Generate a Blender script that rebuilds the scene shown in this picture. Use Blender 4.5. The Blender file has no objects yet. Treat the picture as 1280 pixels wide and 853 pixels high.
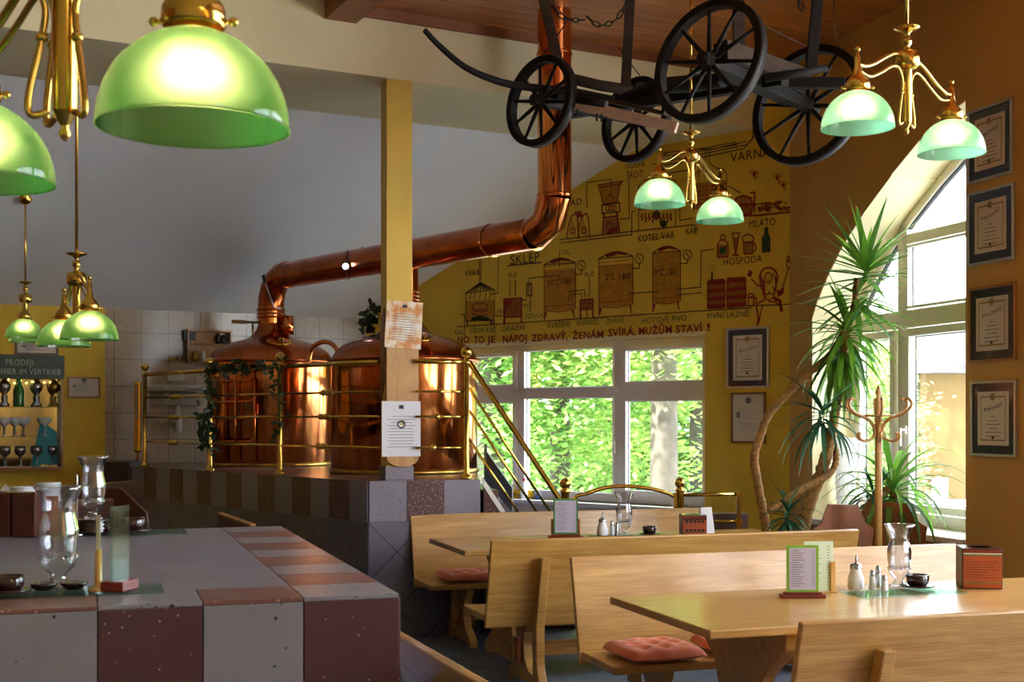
import bpy, bmesh, math, random
from math import sin, cos, pi, radians as R, sqrt, atan2
from mathutils import Vector, Matrix
random.seed(7)
SC = bpy.context.scene
COL = SC.collection
F, EYE, HZ = 1600.0, 1.6, 526.0
CT, ST = cos(R(18)), sin(R(18))

def P(px, py, z):
    return Vector(((px-640)/F*z, z, EYE-(py-HZ)*z/F))
def U(u, d, h=0.0):           # furniture frame: u along the tables, d away from the camera
    return Vector((u*CT-d*ST, u*ST+d*CT, h))
def lerp(a, b, t): return a+(b-a)*t

# ------------------------------------------------------------------ materials
def lin(c):
    if isinstance(c, str):
        c = [int(c[i:i+2], 16)/255 for i in (0, 2, 4)]
    return tuple(x/12.92 if x <= .04045 else ((x+.055)/1.055)**2.4 for x in c)+(1,)
MATS = {}
class NT:
    def __init__(s, name):
        s.m = bpy.data.materials.new(name); s.m.use_nodes = True
        s.t = s.m.node_tree; s.t.nodes.clear()
        s.out = s.n('ShaderNodeOutputMaterial')
        s.tc = s.n('ShaderNodeTexCoord')
        MATS[name] = s.m
    def n(s, ty, **kw):
        nd = s.t.nodes.new(ty)
        for k, v in kw.items():
            if hasattr(nd, k) and not k.startswith('i_'): setattr(nd, k, v)
        return nd
    def l(s, a, b): s.t.links.new(a, b)
    def mapping(s, scale=(1,1,1), rot=(0,0,0), src='Object'):
        m = s.n('ShaderNodeMapping'); s.l(s.tc.outputs[src], m.inputs['Vector'])
        m.inputs['Scale'].default_value = scale; m.inputs['Rotation'].default_value = rot
        return m.outputs['Vector']
    def noise(s, vec, scale, detail=4, rough=.55, dist=0):
        n = s.n('ShaderNodeTexNoise'); s.l(vec, n.inputs['Vector'])
        n.inputs['Scale'].default_value = scale; n.inputs['Detail'].default_value = detail
        n.inputs['Roughness'].default_value = rough; n.inputs['Distortion'].default_value = dist
        return n.outputs['Fac']
    def ramp(s, fac, stops, interp='LINEAR'):
        r = s.n('ShaderNodeValToRGB'); s.l(fac, r.inputs['Fac']); cr = r.color_ramp
        cr.interpolation = interp
        while len(cr.elements) < len(stops): cr.elements.new(.5)
        for e, (p, c) in zip(cr.elements, stops):
            e.position = p; e.color = c if len(c) == 4 and not isinstance(c, str) else lin(c)
        return r.outputs['Color']
    def mix(s, fac, a, b, mode='MIX'):
        m = s.n('ShaderNodeMix'); m.data_type = 'RGBA'; m.blend_type = mode
        for v, i in ((fac, 0), (a, 6), (b, 7)):
            if hasattr(v, 'is_linked') or hasattr(v, 'links'): s.l(v, m.inputs[i])
            else: m.inputs[i].default_value = v
        return m.outputs[2]
    def bsdf(s, col, rough=.5, metal=0, coat=0, bump=None, bs=.1, spec=.5, sheen=0, trans=0, bd=.01):
        b = s.n('ShaderNodeBsdfPrincipled')
        if hasattr(col, 'links'): s.l(col, b.inputs['Base Color'])
        else: b.inputs['Base Color'].default_value = col
        if hasattr(rough, 'links'): s.l(rough, b.inputs['Roughness'])
        else: b.inputs['Roughness'].default_value = rough
        b.inputs['Metallic'].default_value = metal
        b.inputs['Coat Weight'].default_value = coat
        b.inputs['Coat Roughness'].default_value = .12
        b.inputs['Specular IOR Level'].default_value = spec
        b.inputs['Sheen Weight'].default_value = sheen
        if bump is not None:
            bp = s.n('ShaderNodeBump'); s.l(bump, bp.inputs['Height'])
            bp.inputs['Strength'].default_value = bs; bp.inputs['Distance'].default_value = bd
            s.l(bp.outputs['Normal'], b.inputs['Normal'])
        s.l(b.outputs[0], s.out.inputs['Surface'])
        return b
def plain(name, c, rough=.5, metal=0, var=.12, scale=8, bump=0, coat=0, spec=.5, sheen=0):
    t = NT(name); v = t.mapping()
    nf = t.noise(v, scale, 5)
    a = lin(c); d = tuple(max(0, x*(1-var)) for x in a[:3])+(1,); e = tuple(min(1, x*(1+var)) for x in a[:3])+(1,)
    col = t.ramp(nf, [(.3, d), (.7, e)])
    t.bsdf(col, rough, metal, coat, t.noise(v, scale*6, 4) if bump else None, bump, spec, sheen)
    return t.m
def wood(name, a, b, c=None, rough=.32, coat=.3, sc=(1.2, 14, 14), bump=.05, spec=.5):
    t = NT(name); v = t.mapping(sc)
    n1 = t.noise(v, 1.6, 5, .6, .6)
    n2 = t.noise(t.mapping((sc[0]*2, sc[1]*5, sc[2]*5)), 2.5, 3)
    n3 = t.noise(t.mapping((.8, 1.8, 1.8)), 1.5, 2)
    col = t.ramp(n1, [(.25, a), (.5, c or b), (.75, b)])
    col = t.mix(.35, col, t.ramp(n2, [(.35, a), (.65, b)]))
    col = t.mix(t.ramp(n3, [(.35, (0,0,0,1)), (.7, (.35,.35,.35,1))]), col, lin(a))
    t.bsdf(col, rough, 0, coat, n2, bump, spec)
    return t.m
def terrazzo(name, base, sp1, sp2, rough=.3, scale=62):
    t = NT(name); v = t.mapping()
    vo = t.n('ShaderNodeTexVoronoi'); t.l(v, vo.inputs['Vector']); vo.inputs['Scale'].default_value = scale
    vo.inputs['Randomness'].default_value = 1
    base1 = t.ramp(t.noise(v, 5, 6), [(.3, tuple(x*.88 for x in lin(base)[:3])+(1,)), (.7, lin(base))])
    m1 = t.ramp(vo.outputs['Distance'], [(.0, (1,1,1,1)), (.2, (1,1,1,1)), (.25, (0,0,0,1))])
    pick = t.ramp(vo.outputs['Color'], [(.52, (1,1,1,1)), (.54, (0,0,0,1))])
    col = t.mix(t.mix(1.0, m1, pick, 'MULTIPLY'), base1, lin(sp1))
    vo2 = t.n('ShaderNodeTexVoronoi'); t.l(v, vo2.inputs['Vector']); vo2.inputs['Scale'].default_value = scale*1.7
    m2 = t.ramp(vo2.outputs['Distance'], [(.0, (1,1,1,1)), (.14, (1,1,1,1)), (.2, (0,0,0,1))])
    pick2 = t.ramp(vo2.outputs['Color'], [(.40, (1,1,1,1)), (.42, (0,0,0,1))])
    col = t.mix(t.mix(1.0, m2, pick2, 'MULTIPLY'), col, lin(sp2))
    t.bsdf(col, rough)
    return t.m
def tiles(name, c1, c2, grout, size, rot=(0,0,0), rough=.3, mortar=.012, marble=None, offset=0, swz=None, bw=None):
    t = NT(name)
    m = t.n('ShaderNodeMapping'); t.l(t.tc.outputs['Object'], m.inputs['Vector'])
    m.inputs['Rotation'].default_value = rot
    vec = m.outputs['Vector']
    if swz:   # use other axes of object space
        sx = t.n('ShaderNodeSeparateXYZ'); t.l(t.tc.outputs['Object'], sx.inputs[0])
        cx = t.n('ShaderNodeCombineXYZ')
        t.l(sx.outputs[swz[0]], cx.inputs[0]); t.l(sx.outputs[swz[1]], cx.inputs[1])
        t.l(cx.outputs[0], m.inputs['Vector'])
    b = t.n('ShaderNodeTexBrick'); t.l(vec, b.inputs['Vector'])
    b.offset = offset; b.squash = 1
    b.inputs['Scale'].default_value = 1
    b.inputs['Brick Width'].default_value = bw or size; b.inputs['Row Height'].default_value = size
    b.inputs['Mortar Size'].default_value = size*mortar
    b.inputs['Mortar Smooth'].default_value = .1
    b.inputs['Color1'].default_value = lin(c1); b.inputs['Color2'].default_value = lin(c2)
    b.inputs['Mortar'].default_value = lin(grout)
    col = b.outputs['Color']
    n = t.noise(t.mapping(), 7, 6, .65, 1.2)
    col = t.mix(.5, col, t.ramp(n, [(.3, (.55,.55,.55,1)), (.7, (1,1,1,1))]), 'MULTIPLY')
    inv = t.n('ShaderNodeMath'); inv.operation = 'SUBTRACT'; inv.inputs[0].default_value = 1; t.l(b.outputs['Fac'], inv.inputs[1])
    t.bsdf(col, rough, bump=inv.outputs[0], bs=.25, bd=.004)
    return t.m

plain('yellow_plaster', 'E6BE3E', .75, 0, .1, 2.5, .06)
plain('ochre_plaster', 'CFA052', .75, 0, .08, 2.0, .06)
plain('pillar_paint', 'D9B651', .6, 0, .06, 3, .05)
plain('cream_plaster', 'E3D7AE', .8, 0, .05, 1.5, .05)
plain('white_plaster', 'F7F7FA', .85, 0, .05, 1.2, .05)
plain('reveal_plaster', 'F0E3B4', .7, 0, .04, 2, .04)
plain('pink_plaster', 'E4D2C4', .7, 0, .04, 3, .04)
plain('window_white', 'F6EDE8', .35, 0, .03, 3)
plain('window_cream', 'E9E4D2', .35, 0, .03, 3)
plain('gasket', '2A2624', .6)
plain('sill_stone', 'EFEAE2', .3, 0, .04, 6)
tiles('wall_tile', 'B8A48C', 'B09C84', '7A6858', .28, rough=.18, swz=(0, 2))
tiles('floor_tile', '717C90', '616A7A', '2C2D31', .3, rot=(0,0,R(45)), rough=.42)
tiles('plinth_tile', '6E697A', '676274', '302C36', .3, rot=(0,0,R(45)), rough=.35, swz=(0, 2))
tiles('counter_field', '8A8490', '847C8A', '554C54', .3, rot=(0,0,R(45)), rough=.32, mortar=.008)
tiles('platform_top', '9C8078', '957A74', '5A4644', .28, rough=.2)
terrazzo('terrazzo_grey', '827C8A', '55505E', 'D8D4DC')
terrazzo('terrazzo_pale', '86828A', '1A181E', '4A444A', scale=32)
terrazzo('terrazzo_maroon', '533236', 'B09A98', '3A2226')
terrazzo('terrazzo_terracotta', '784E46', 'B59688', '5C3A38')
plain('grout', '3E3439', .8)
# ceiling planks: grooves across D
def planks():
    t = NT('ceiling_planks'); m = t.mapping((1,1,1))
    sx = t.n('ShaderNodeSeparateXYZ'); t.l(m, sx.inputs[0])
    fr = t.n('ShaderNodeMath'); fr.operation = 'FRACT'
    mu = t.n('ShaderNodeMath'); mu.operation = 'MULTIPLY'; mu.inputs[1].default_value = 1/.155
    t.l(sx.outputs[1], mu.inputs[0]); t.l(mu.outputs[0], fr.inputs[0])
    fl = t.n('ShaderNodeMath'); fl.operation = 'FLOOR'; t.l(mu.outputs[0], fl.inputs[0])
    wn = t.n('ShaderNodeTexWhiteNoise'); wn.noise_dimensions = '1D'; t.l(fl.outputs[0], wn.inputs['W'])
    v = t.mapping((.9, 9, 9))
    n1 = t.noise(v, 2.2, 5, .6, .8)
    col = t.ramp(n1, [(.25, '7C3C16'), (.55, 'BC6C2E'), (.8, 'D08840')])
    col = t.mix(.35, col, t.ramp(wn.outputs['Value'], [(0, '8A4620'), (1, 'D08A44')]))
    kn = t.n('ShaderNodeTexVoronoi'); t.l(t.mapping((1.2, 3.5, 1)), kn.inputs['Vector']); kn.inputs['Scale'].default_value = 1.6
    col = t.mix(t.ramp(kn.outputs['Distance'], [(0, (.8,.8,.8,1)), (.07, (0,0,0,1))]), col, lin('2C1206'))
    g = t.ramp(fr.outputs[0], [(0, (0,0,0,1)), (.05, (1,1,1,1)), (.95, (1,1,1,1)), (1, (0,0,0,1))])
    col = t.mix(g, lin('3A1A0A'), col)
    t.bsdf(col, .38, 0, .15, g, .6, bd=.01)
planks()
wood('pine', '946228', 'D2A75E', 'BA8B47', .33, .3)
wood('pine_dark', '7A4A1C', 'B98542', 'A06E32', .4, .2)
wood('oak_table', 'A07038', 'D2A564', 'BC8E4A', .3, .35)
wood('beech', 'B8813F', 'D9A964', None, .3, .4, (14, 14, 1.2))
wood('booth_wood', '24120A', '42230F', None, .35, .3, (10, 10, 1.5))
wood('beam_wood', '5A2A10', '8E5024', None, .5, .1)
wood('brown_wood', '6B3715', '9A5826', None, .35, .3, (10, 10, 1.5))
wood('aged_wood', '060403', '120B07', None, .7, 0, (3, 18, 18), .3, .25)
wood('grey_wood', '17100B', '45352A', None, .85, 0, (3, 14, 14), .3, .2)
wood('bleached_wood', '8A6E5C', 'C4A28C', None, .7, 0, (5, 14, 14), .2)
wood('board_wood', '9A6A38', 'C79A62', None, .4, .2, (14, 14, 1.2))
wood('red_wood', '4E1712', '7E2C20', None, .35, .3)
plain('iron', '1C1816', .55, .6, .2, 20, .1)
plain('brass', 'C9A24C', .16, 1, .08, 3)
plain('brass_rail', 'D8B45A', .14, 1, .08, 5)
plain('brass_dull', 'B08D45', .28, 1, .12, 12)
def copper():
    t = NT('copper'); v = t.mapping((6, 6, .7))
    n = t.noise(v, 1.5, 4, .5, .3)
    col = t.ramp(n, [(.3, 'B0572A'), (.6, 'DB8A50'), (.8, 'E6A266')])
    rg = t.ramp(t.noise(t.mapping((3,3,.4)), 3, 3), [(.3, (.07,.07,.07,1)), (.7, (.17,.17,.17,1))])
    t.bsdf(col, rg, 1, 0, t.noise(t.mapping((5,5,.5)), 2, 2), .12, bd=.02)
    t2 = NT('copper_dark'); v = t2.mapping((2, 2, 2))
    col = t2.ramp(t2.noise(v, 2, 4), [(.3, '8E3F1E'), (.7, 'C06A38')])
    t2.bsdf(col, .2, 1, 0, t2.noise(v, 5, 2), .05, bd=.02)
copper()
plain('steel', 'B9BBC0', .25, 1, .05, 5)
plain('zinc_panel', '6E7276', .45, .6, .08, 3)
plain('black_paint', '17120F', .3)
plain('dark_ceramic', '2A1214', .12, 0, .05, 5, 0, .5)
plain('white_ceramic', 'E3E6EA', .15, 0, .03, 5)
plain('basin_white', 'C9C3B4', .2, 0, .03, 5)
plain('frame_navy', '14121C', .25, 0, .05, 5, 0, .3)
plain('frame_brown', '6E4A2A', .35)
plain('frame_gold', 'A8743A', .35, 0, .08, 10)
plain('frame_silver', 'B8B4AA', .3, .7)
plain('paper_cream', 'DED2C2', .6, 0, .03, 4)
plain('paper_white', 'E3E2E8', .6, 0, .02, 4)
plain('paper_lilac', 'B9B6CC', .6, 0, .03, 4)
plain('paper_green', 'CFE0C2', .6, 0, .03, 4)
plain('ink', '2A2222', .6)
plain('ink_grey', '77707C', .6)
plain('print_gold', '9C7A3E', .5)
plain('green_card', '7DB32E', .4)
plain('green_card_dark', '3F7A3C', .4)
plain('sign_green', '0E3B24', .4)
plain('sign_letters', '9FB6A8', .5)
plain('label_orange', 'A84E24', .45, 0, .15, 14)
plain('label_dark', '4A1E12', .5)
plain('mural_dark', '3B2412', .8)
plain('mural_red', '96281A', .8, 0, .2, 9)
plain('mural_orange', 'BE8220', .8, 0, .2, 14)
plain('mural_green', '35592A', .8)
plain('mural_ground', 'A8702A', .8, 0, .25, 20)
plain('leaf_green', '2E6B22', .35, 0, .35, 5)
plain('leaf_dark', '1E4A28', .35, 0, .3, 5)
plain('ivy_green', '23371A', .5, 0, .3, 9)
plain('trunk_bark', 'AE8248', .8, 0, .5, 40, .9)
plain('cloth_teal', '3FA7B8', .6)
plain('bottle_green', '0E7A2C', .08, 0, .05, 5, 0, .5)
plain('plastic_red', 'B8242A', .35)
plain('plastic_blue', '2C4E8C', .35)
plain('plastic_yellow', 'D8B020', .5, 0, .2, 12)
plain('mirror', 'AAB0A8', .06, 1)
plain('terracotta_pot', '9A5632', .7)
plain('grass', '4E7A2C', .9, 0, .3, 2)
plain('bounce_ground', 'D6D6DA', .9, 0, .1, 3)  # made-up pale ground cover, bounces sunlight up onto the sloped ceiling
plain('house_yellow', '57431A', .8, 0, .04, 2)
plain('house_roof', '302E2C', .8)
plain('tree_bark', '4A443E', .85, 0, .35, 4)
plain('dried_wreath', '6E5A3A', .7, 0, .3, 30)

def cushion_mat():
    t = NT('cushion_fabric'); v = t.mapping()
    w = t.noise(v, 160, 2)
    col = t.ramp(t.noise(v, 6, 3), [(.3, 'C85A2E'), (.7, 'E07C4A')])
    t.bsdf(col, .85, 0, 0, w, .2, sheen=.3)
    return t.m
cushion_mat()
def stained_paper():
    t = NT('stained_paper'); v = t.mapping()
    n = t.noise(v, 9, 5, .6)
    t.bsdf(t.ramp(n, [(.42, 'EDE4DA'), (.5, 'E6C9A4'), (.6, 'D08A4C')]), .6)
stained_paper()
def leafmat(name, a, b, tr):
    t = NT(name)
    oi = t.n('ShaderNodeNewGeometry')
    col = t.ramp(oi.outputs['Random Per Island'], [(0, a), (1, b)])
    d = t.n('ShaderNodeBsdfDiffuse'); t.l(col, d.inputs[0])
    tt = t.n('ShaderNodeBsdfTranslucent'); t.l(t.mix(.5, col, lin(b)), tt.inputs[0])
    m = t.n('ShaderNodeMixShader'); m.inputs[0].default_value = tr
    t.l(d.outputs[0], m.inputs[1]); t.l(tt.outputs[0], m.inputs[2])
    g = t.n('ShaderNodeBsdfGlossy'); g.inputs['Roughness'].default_value = .35
    m2 = t.n('ShaderNodeMixShader'); m2.inputs[0].default_value = .06
    t.l(m.outputs[0], m2.inputs[1]); t.l(g.outputs[0], m2.inputs[2])
    t.l(m2.outputs[0], t.out.inputs['Surface'])
leafmat('tree_leaf', '4F7C30', 'B4D076', .5)
leafmat('tree_leaf_deep', '38642A', '88B45A', .45)
leafmat('yucca_leaf', '1F5C1E', '7DB23A', .3)
leafmat('yucca_leaf_blue', '1C4A34', '3F7D5A', .15)
def glassy(name, col=(1,1,1,1), ior=1.45, rough=0.0):
    t = NT(name)
    g = t.n('ShaderNodeBsdfGlass'); g.inputs['Color'].default_value = col
    g.inputs['IOR'].default_value = ior; g.inputs['Roughness'].default_value = rough
    t.l(g.outputs[0], t.out.inputs['Surface'])
def facing_refl(t, base, top, pw=4):   # view-angle reflectance that is the same on both sides of a sheet
    lw = t.n('ShaderNodeLayerWeight'); lw.inputs[0].default_value = .5
    a = t.n('ShaderNodeMath'); a.operation = 'POWER'; t.l(lw.outputs['Facing'], a.inputs[0]); a.inputs[1].default_value = pw
    b = t.n('ShaderNodeMath'); b.operation = 'MULTIPLY_ADD'; t.l(a.outputs[0], b.inputs[0]); b.inputs[1].default_value = top-base; b.inputs[2].default_value = base
    return b.outputs[0]
def pane():
    t = NT('window_glass')
    tr = t.n('ShaderNodeBsdfTransparent'); tr.inputs[0].default_value = (.97,.98,.97,1)
    g = t.n('ShaderNodeBsdfGlossy'); g.inputs['Roughness'].default_value = .02
    m = t.n('ShaderNodeMixShader'); t.l(facing_refl(t, .03, .35), m.inputs[0])
    t.l(tr.outputs[0], m.inputs[1]); t.l(g.outputs[0], m.inputs[2])
    t.l(m.outputs[0], t.out.inputs['Surface'])
pane()
def thin_glass(name, tint, edge, base, top, pw, rough=.03):
    t = NT(name)
    lw = t.n('ShaderNodeLayerWeight'); lw.inputs[0].default_value = .5
    tr = t.n('ShaderNodeBsdfTransparent'); t.l(t.ramp(lw.outputs['Facing'], [(.35, tint), (1, edge)]), tr.inputs[0])
    g = t.n('ShaderNodeBsdfGlossy'); g.inputs['Roughness'].default_value = rough
    m = t.n('ShaderNodeMixShader'); t.l(facing_refl(t, base, top, pw), m.inputs[0])
    t.l(tr.outputs[0], m.inputs[1]); t.l(g.outputs[0], m.inputs[2]); t.l(m.outputs[0], t.out.inputs['Surface'])
thin_glass('crystal', (.93,.94,.96,1), (.38,.40,.43,1), .10, .9, 1.5, .06)
thin_glass('tray_glass', (.85,.95,.92,1), (.72,.92,.88,1), .05, .45, 4)
thin_glass('menu_glass', (.72,.88,.76,1), (.5,.75,.6,1), .06, .5, 3, .1)
def curt():
    t = NT('curtain_white'); d = t.n('ShaderNodeBsdfDiffuse'); d.inputs[0].default_value = lin('F6F4F0')
    tl = t.n('ShaderNodeBsdfTranslucent'); tl.inputs[0].default_value = lin('F6F4F0')
    m = t.n('ShaderNodeMixShader'); m.inputs[0].default_value = .5
    t.l(d.outputs[0], m.inputs[1]); t.l(tl.outputs[0], m.inputs[2]); t.l(m.outputs[0], t.out.inputs['Surface'])
curt()
def shade(name, c, c2, hot, tw=.75, hw=.2):
    t = NT(name)
    tl = t.n('ShaderNodeBsdfTranslucent'); tl.inputs[0].default_value = lin(c)
    df = t.n('ShaderNodeBsdfDiffuse'); df.inputs[0].default_value = lin(c2)
    m = t.n('ShaderNodeMixShader'); m.inputs[0].default_value = tw
    t.l(df.outputs[0], m.inputs[1]); t.l(tl.outputs[0], m.inputs[2])
    rf = t.n('ShaderNodeBsdfRefraction'); rf.inputs['Color'].default_value = lin(hot); rf.inputs['Roughness'].default_value = 1.0; rf.inputs['IOR'].default_value = 1.35
    m3 = t.n('ShaderNodeMixShader'); m3.inputs[0].default_value = hw
    t.l(m.outputs[0], m3.inputs[1]); t.l(rf.outputs[0], m3.inputs[2])
    g = t.n('ShaderNodeBsdfGlossy'); g.inputs['Roughness'].default_value = .07
    m2 = t.n('ShaderNodeMixShader'); t.l(facing_refl(t, .035, .4), m2.inputs[0])
    t.l(m3.outputs[0], m2.inputs[1]); t.l(g.outputs[0], m2.inputs[2])
    t.l(m2.outputs[0], t.out.inputs['Surface'])
shade('shade_green', '3E8A30', '276A34', 'E4F0A0', hw=.3)
shade('shade_mint', '7AC496', '529E7C', 'ECF8D4', hw=.26)
def emis(name, c, s):
    t = NT(name); e = t.n('ShaderNodeEmission'); e.inputs[0].default_value = lin(c); e.inputs[1].default_value = s
    t.l(e.outputs[0], t.out.inputs['Surface'])
emis('bulb_glow', 'FFF0C8', 14)
emis('spot_glow', 'E8F0FF', 18)
emis('fairy_glow', 'F8E060', 6)

# ------------------------------------------------------------------ mesh builder
class MB:
    def __init__(s): s.v = []; s.f = []; s.mi = []; s.sm = []
    def add(s, vs, fs, mi=0, sm=False, M=None):
        b = len(s.v)
        s.v += [tuple(M @ Vector(v)) if M else tuple(v) for v in vs]
        for f in fs: s.f.append([i+b for i in f]); s.mi.append(mi); s.sm.append(sm)
        return s
    def box(s, x0, x1, y0, y1, z0, z1, mi=0, M=None):
        vs = [(x,y,z) for z in (z0,z1) for y in (y0,y1) for x in (x0,x1)]
        return s.add(vs, [(0,2,3,1),(4,5,7,6),(0,1,5,4),(2,6,7,3),(0,4,6,2),(1,3,7,5)], mi, False, M)
    def prism(s, poly, vec, mi=0, M=None, sm=False):
        n = len(poly); vec = Vector(vec)
        vs = [Vector(p) for p in poly]+[Vector(p)+vec for p in poly]
        fs = [tuple(range(n))[::-1], tuple(range(n, 2*n))]
        s.add(vs, fs, mi, False, M)
        b = len(s.v)-2*n
        for i in range(n):
            j = (i+1) % n
            s.f.append([b+i, b+j, b+n+j, b+n+i]); s.mi.append(mi); s.sm.append(sm)
        return s
    def tube(s, pts, r, n=8, closed=False, mi=0, M=None, caps=True, sx=1.0):
        pts = [Vector(p) for p in pts]; k = len(pts)
        rs = r if isinstance(r, (list, tuple)) else [r]*k
        vs = []; up = None
        for i, p in enumerate(pts):
            if closed: d = pts[(i+1) % k]-pts[i-1]
            else: d = pts[min(i+1, k-1)]-pts[max(i-1, 0)]
            if d.length < 1e-9: d = Vector((0,0,1))
            d.normalize()
            if up is None:
                up = Vector((0,0,1)) if abs(d.z) < .9 else Vector((1,0,0))
            a = d.cross(up)
            if a.length < 1e-6: a = d.orthogonal()
            a.normalize(); b = a.cross(d).normalized(); up = b
            for q in range(n):
                t = 2*pi*q/n
                vs.append(p+a*cos(t)*rs[i]*sx+b*sin(t)*rs[i])
        fs = []
        for i in range(k if closed else k-1):
            for q in range(n):
                i2 = (i+1) % k; q2 = (q+1) % n
                fs.append((i*n+q, i*n+q2, i2*n+q2, i2*n+q))
        s.add(vs, fs, mi, n > 4, M)
        if caps and not closed:
            b = len(s.v)-len(vs)
            s.f.append([b+q for q in range(n)][::-1]); s.mi.append(mi); s.sm.append(False)
            s.f.append([b+(k-1)*n+q for q in range(n)]); s.mi.append(mi); s.sm.append(False)
        return s
    def lathe(s, prof, n=24, c=(0,0,0), mi=0, M=None, sm=True, flute=None):
        vs = []; c = Vector(c)
        for (r, z) in prof:
            for q in range(n):
                t = 2*pi*q/n
                rr = max(r, 1e-4)*(1+(flute*(1 if q % 2 else -1) if flute else 0))
                vs.append(c+Vector((cos(t)*rr, sin(t)*rr, z)))
        fs = []
        for i in range(len(prof)-1):
            for q in range(n):
                q2 = (q+1) % n
                fs.append((i*n+q, i*n+q2, (i+1)*n+q2, (i+1)*n+q))
        return s.add(vs, fs, mi, sm, M)
    def ball(s, c, r, n=12, mi=0, M=None, sq=1):
        return s.lathe([(r*sin(pi*i/(n//2+2)), -r*sq*cos(pi*i/(n//2+2))) for i in range(n//2+3)], n, c, mi, M)
    def build(s, name, mats, parent=None, world=False, bevel=0, loc=None, M=None):
        vs = s.v
        if world and parent is not None:
            W = parent['_M'] if False else PM[parent.name].inverted()
            vs = [tuple(W @ Vector(v)) for v in vs]
        me = bpy.data.meshes.new(name); me.from_pydata(vs, [], s.f)
        if isinstance(mats, str): mats = [mats]
        for m in mats: me.materials.append(MATS[m])
        me.polygons.foreach_set('material_index', s.mi)
        me.polygons.foreach_set('use_smooth', s.sm)
        bm = bmesh.new(); bm.from_mesh(me); bmesh.ops.recalc_face_normals(bm, faces=bm.faces); bm.to_mesh(me); bm.free()
        me.update()
        o = bpy.data.objects.new(name, me); COL.objects.link(o)
        if parent is not None: o.parent = parent
        if loc is not None: o.location = loc
        if M is not None: o.matrix_local = M
        if bevel:
            b = o.modifiers.new('bevel', 'BEVEL'); b.width = bevel; b.segments = 2; b.limit_method = 'ANGLE'
        return o
PM = {}
def tag(o, label, cat, group=None, kind=None):
    if label: o['label'] = label
    if cat: o['category'] = cat
    if group: o['group'] = group
    if kind: o['kind'] = kind
    return o
def thing(name, label, cat, loc=(0,0,0), rz=0, group=None, M=None):
    o = bpy.data.objects.new(name, None); COL.objects.link(o); o.empty_display_size = .1
    if M is None: M = Matrix.Translation(Vector(loc)) @ Matrix.Rotation(rz, 4, 'Z')
    o.matrix_world = M; PM[o.name] = M.copy()
    return tag(o, label, cat, group)
def struct(o): o['kind'] = 'structure'; return o
def dup(root, M, label=None, group=None):
    def rec(o, par):
        c = o.copy(); COL.objects.link(c)
        if par is not None: c.parent = par
        for ch in [x for x in KIDS if x.parent == o]: rec(ch, c)
        return c
    KIDS = [x for x in COL.objects if x.parent is not None]
    r = rec(root, None); r.matrix_world = M; PM[r.name] = M.copy()
    if label: r['label'] = label
    if group: r['group'] = group
    return r
def TR(loc, rz=0): return Matrix.Translation(Vector(loc)) @ Matrix.Rotation(rz, 4, 'Z')
def frame(o, xa, ya):        # matrix from origin, x axis, y axis (z up)
    M = Matrix.Identity(4)
    for i in range(3):
        M[i][0] = xa[i]; M[i][1] = ya[i]; M[i][2] = (0,0,1)[i]; M[i][3] = o[i]
    return M
def spline(pts, k=6):
    pts = [Vector(p) for p in pts]; out = []
    for i in range(len(pts)-1):
        p0 = pts[max(i-1,0)]; p1 = pts[i]; p2 = pts[i+1]; p3 = pts[min(i+2,len(pts)-1)]
        for j in range(k):
            t = j/k
            out.append(.5*((2*p1)+(p2-p0)*t+(2*p0-5*p1+4*p2-p3)*t*t+(-p0+3*p1-3*p2+p3)*t**3))
    out.append(pts[-1]); return out
def text(name, body, mat, parent, x, z, h, w=None, y=-.004, align='LEFT', shear=0, ext=.0005, rot=0):
    cu = bpy.data.curves.new(name, 'FONT'); cu.body = body; cu.size = h/.7; cu.extrude = ext
    cu.align_x = align; cu.shear = shear; cu.space_character = 1.08; cu.resolution_u = 3
    cu.materials.append(MATS[mat])
    if mat == 'mural_red': cu.offset = .0022
    o = bpy.data.objects.new(name, cu); COL.objects.link(o)
    o.parent = parent
    sx = 1
    bpy.context.view_layer.update()
    if w:
        dx = o.dimensions.x
        if dx > 0: sx = w/dx
    me = bpy.data.meshes.new_from_object(o.evaluated_get(bpy.context.evaluated_depsgraph_get()))
    bpy.data.objects.remove(o)
    o = bpy.data.objects.new(name, me); COL.objects.link(o); o.parent = parent
    o.matrix_local = Matrix.Translation((x, y, z)) @ Matrix.Rotation(pi/2, 4, 'X') @ Matrix.Rotation(rot, 4, 'Z') @ Matrix.Diagonal((sx, 1, 1, 1))
    return o

# ================================================================== ROOM SHELL
CEIL = 4.67; SOF = 4.17
uh = Vector((.886, .463)); nh = Vector((-.463, .886))           # header direction / normal
R0 = Vector((2.395, 11.04))                                     # corner of mural wall and arch wall
um = Vector((.750, -.661)); nm = Vector((.661, .750))           # mural wall: right, outward
er = Vector((.298, -.954)); orr = Vector((.954, .298))          # arch wall: towards camera, outward
def mw(s, off=0):                                               # point on mural wall at distance s left of the corner
    p = R0-um*s+nm*off; return p
def rw(r, off=0): return R0+er*r+orr*off
def DL(D, X):                                                   # point with header distance D at abscissa X
    return Vector((X, (D+.463*X)/.886))
def v3(p, z): return Vector((p[0], p[1], z))

WT = tiles  # alias keep
# floor
mb = MB(); mb.box(-9, 9, -6, 17, -.1, 0)
fl = mb.build('floor', 'floor_tile'); struct(fl)
# mural wall with window opening
WS0, WS1, WZ0, WZ1 = .862, 4.12, .80, 2.38
M_mural = frame(v3(R0, 0), v3(um, 0), v3(nm, 0))
mb = MB()
mb.box(-5.6, -WS1, 0, .3, 0, 4.8); mb.box(-WS0, 0, 0, .3, 0, 4.8)
mb.box(-WS1, -WS0, 0, .3, WZ1, 4.8); mb.box(-WS1, -WS0, 0, .3, 0, WZ0)
struct(mb.build('wall_mural', 'yellow_plaster', M=M_mural))
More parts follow.
